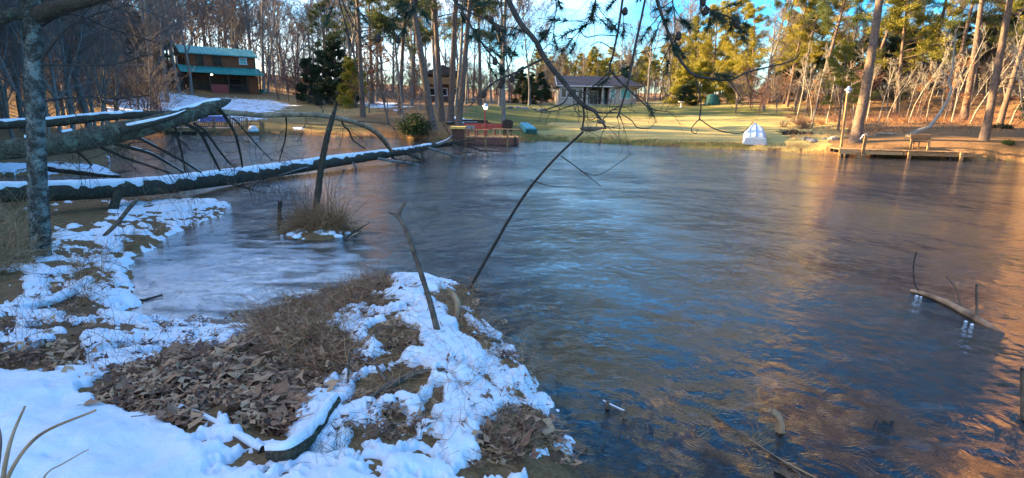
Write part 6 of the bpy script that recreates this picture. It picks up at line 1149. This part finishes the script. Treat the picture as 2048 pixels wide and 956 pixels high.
# the smaller ones in one sheet
Vl = []; Fl = []; nb_ = 0; LV = []
for me_ in LM: a = np.zeros(len(me_.vertices)*3); me_.vertices.foreach_get('co', a); LV.append((a.reshape(-1, 3), [tuple(p.vertices) for p in me_.polygons]))
mb = MB(); LQ = in_px(leaf_zone+[[(-60, 640), (480, 660), (480, 760), (-60, 760)], [(560, 600), (960, 560), (1120, 880), (640, 880)], [(100, 540), (240, 520), (200, 660), (20, 660)], [(240, 640), (640, 630), (520, 700), (330, 720)], [(1090, 850), (1170, 880), (1190, 940), (1100, 940)]], .0)(1900, Rg)
for i, p in enumerate(LQ):
    v, f = LV[i % 7]; s = random.uniform(.06, .17); Rm = np.array((Matrix.Rotation(random.uniform(0, 6.28), 3, 'Z') @ Matrix.Rotation(random.gauss(0, .35), 3, 'X') @ Matrix.Rotation(random.gauss(0, .35), 3, 'Y'))); mb.raw(v*s@Rm.T+p+[0, 0, random.uniform(.004, .06)], f)
o = mb.build('leaf_litter', 'leaf'); o['kind'] = 'stuff'; o['label'] = 'dead brown leaves spread over the near bank'
# one big pale leaf at the water's edge
e = thing('big_leaf', 'large pale brown curled leaf on the ice at the bottom by the water', 'leaf', GT(1140, 940)+Vector((0, 0, .05)), 2.0); o = link('blade', LM[2], e); o.scale = (.2, .17, .2); o.rotation_euler = (.2, .1, 0)
sub_ = MB().tube([(0, 0, 0), (.03, -.08, .02), (.06, -.15, .03)], .004, 5).build('stalk', 'stick', e)

# ------------------------------------------------------------------ labels: say where each of a group stands
ZONES = [(-60, None), (110, 'behind the lichened trunk'), (250, 'around the pale forked tree'), (372, 'left of the cabin'), (515, 'behind the cabin'), (600, 'right of the cabin'), (705, 'behind the dark evergreens'), (790, 'above the small shore tree'),
         (870, 'by the thickest point trunk'), (940, 'above the yellow topped box'), (1010, 'above the lit dock lamp'), (1095, 'left of the pale house'), (1285, 'behind the pale house'), (1400, 'right of the pale house'),
         (1500, 'above the covered grill'), (1600, 'above the rowboat'), (1690, 'left of the dock lamp'), (1800, 'behind the massive pine'), (1900, 'behind the dock bench'), (1990, 'by the big straight pine'), (2060, 'at the right edge'), (1e12, None)]
ORD = 'first second third fourth fifth sixth seventh eighth ninth tenth eleventh twelfth thirteenth fourteenth fifteenth'.split()
ORD += 'sixteenth seventeenth eighteenth nineteenth twentieth'.split()
for t_, w_ in (('twenty', 'twentieth'), ('thirty', 'thirtieth'), ('forty', 'fortieth')):
    if t_ != 'twenty': ORD.append(w_)
    ORD += [t_+' '+x for x in ORD[:9]]
import collections
bk = collections.defaultdict(list)
for o in COL.objects:
    if o.get('group') and o.parent is None:
        u, v = pix(np.array([o.location.x]), np.array([o.location.y]), np.array([o.location.z])); u = float(u[0])
        zn = next((z for lim, z in ZONES if u < lim), None)
        if zn: bk[(o['label'], zn, o['group'])].append((u, o))
SHORT = {}
for (lb, zn, gp), L_ in bk.items():
    L_.sort(key=lambda q: q[0]); base = ' '.join(lb.split()[:8])
    while base.split()[-1] in ('the', 'a', 'of', 'in', 'at', 'on', 'among', 'behind', 'and', 'with', 'right', 'left', 'hand', 'near', 'thin', 'dim', 'bare', 'dark', 'low'): base = ' '.join(base.split()[:-1])
    for i, (u, o) in enumerate(L_):
        o['label'] = base+', '+(zn if len(L_) == 1 else zn+', '+(ORD[i] if i < len(ORD) else 'last')+' from left')
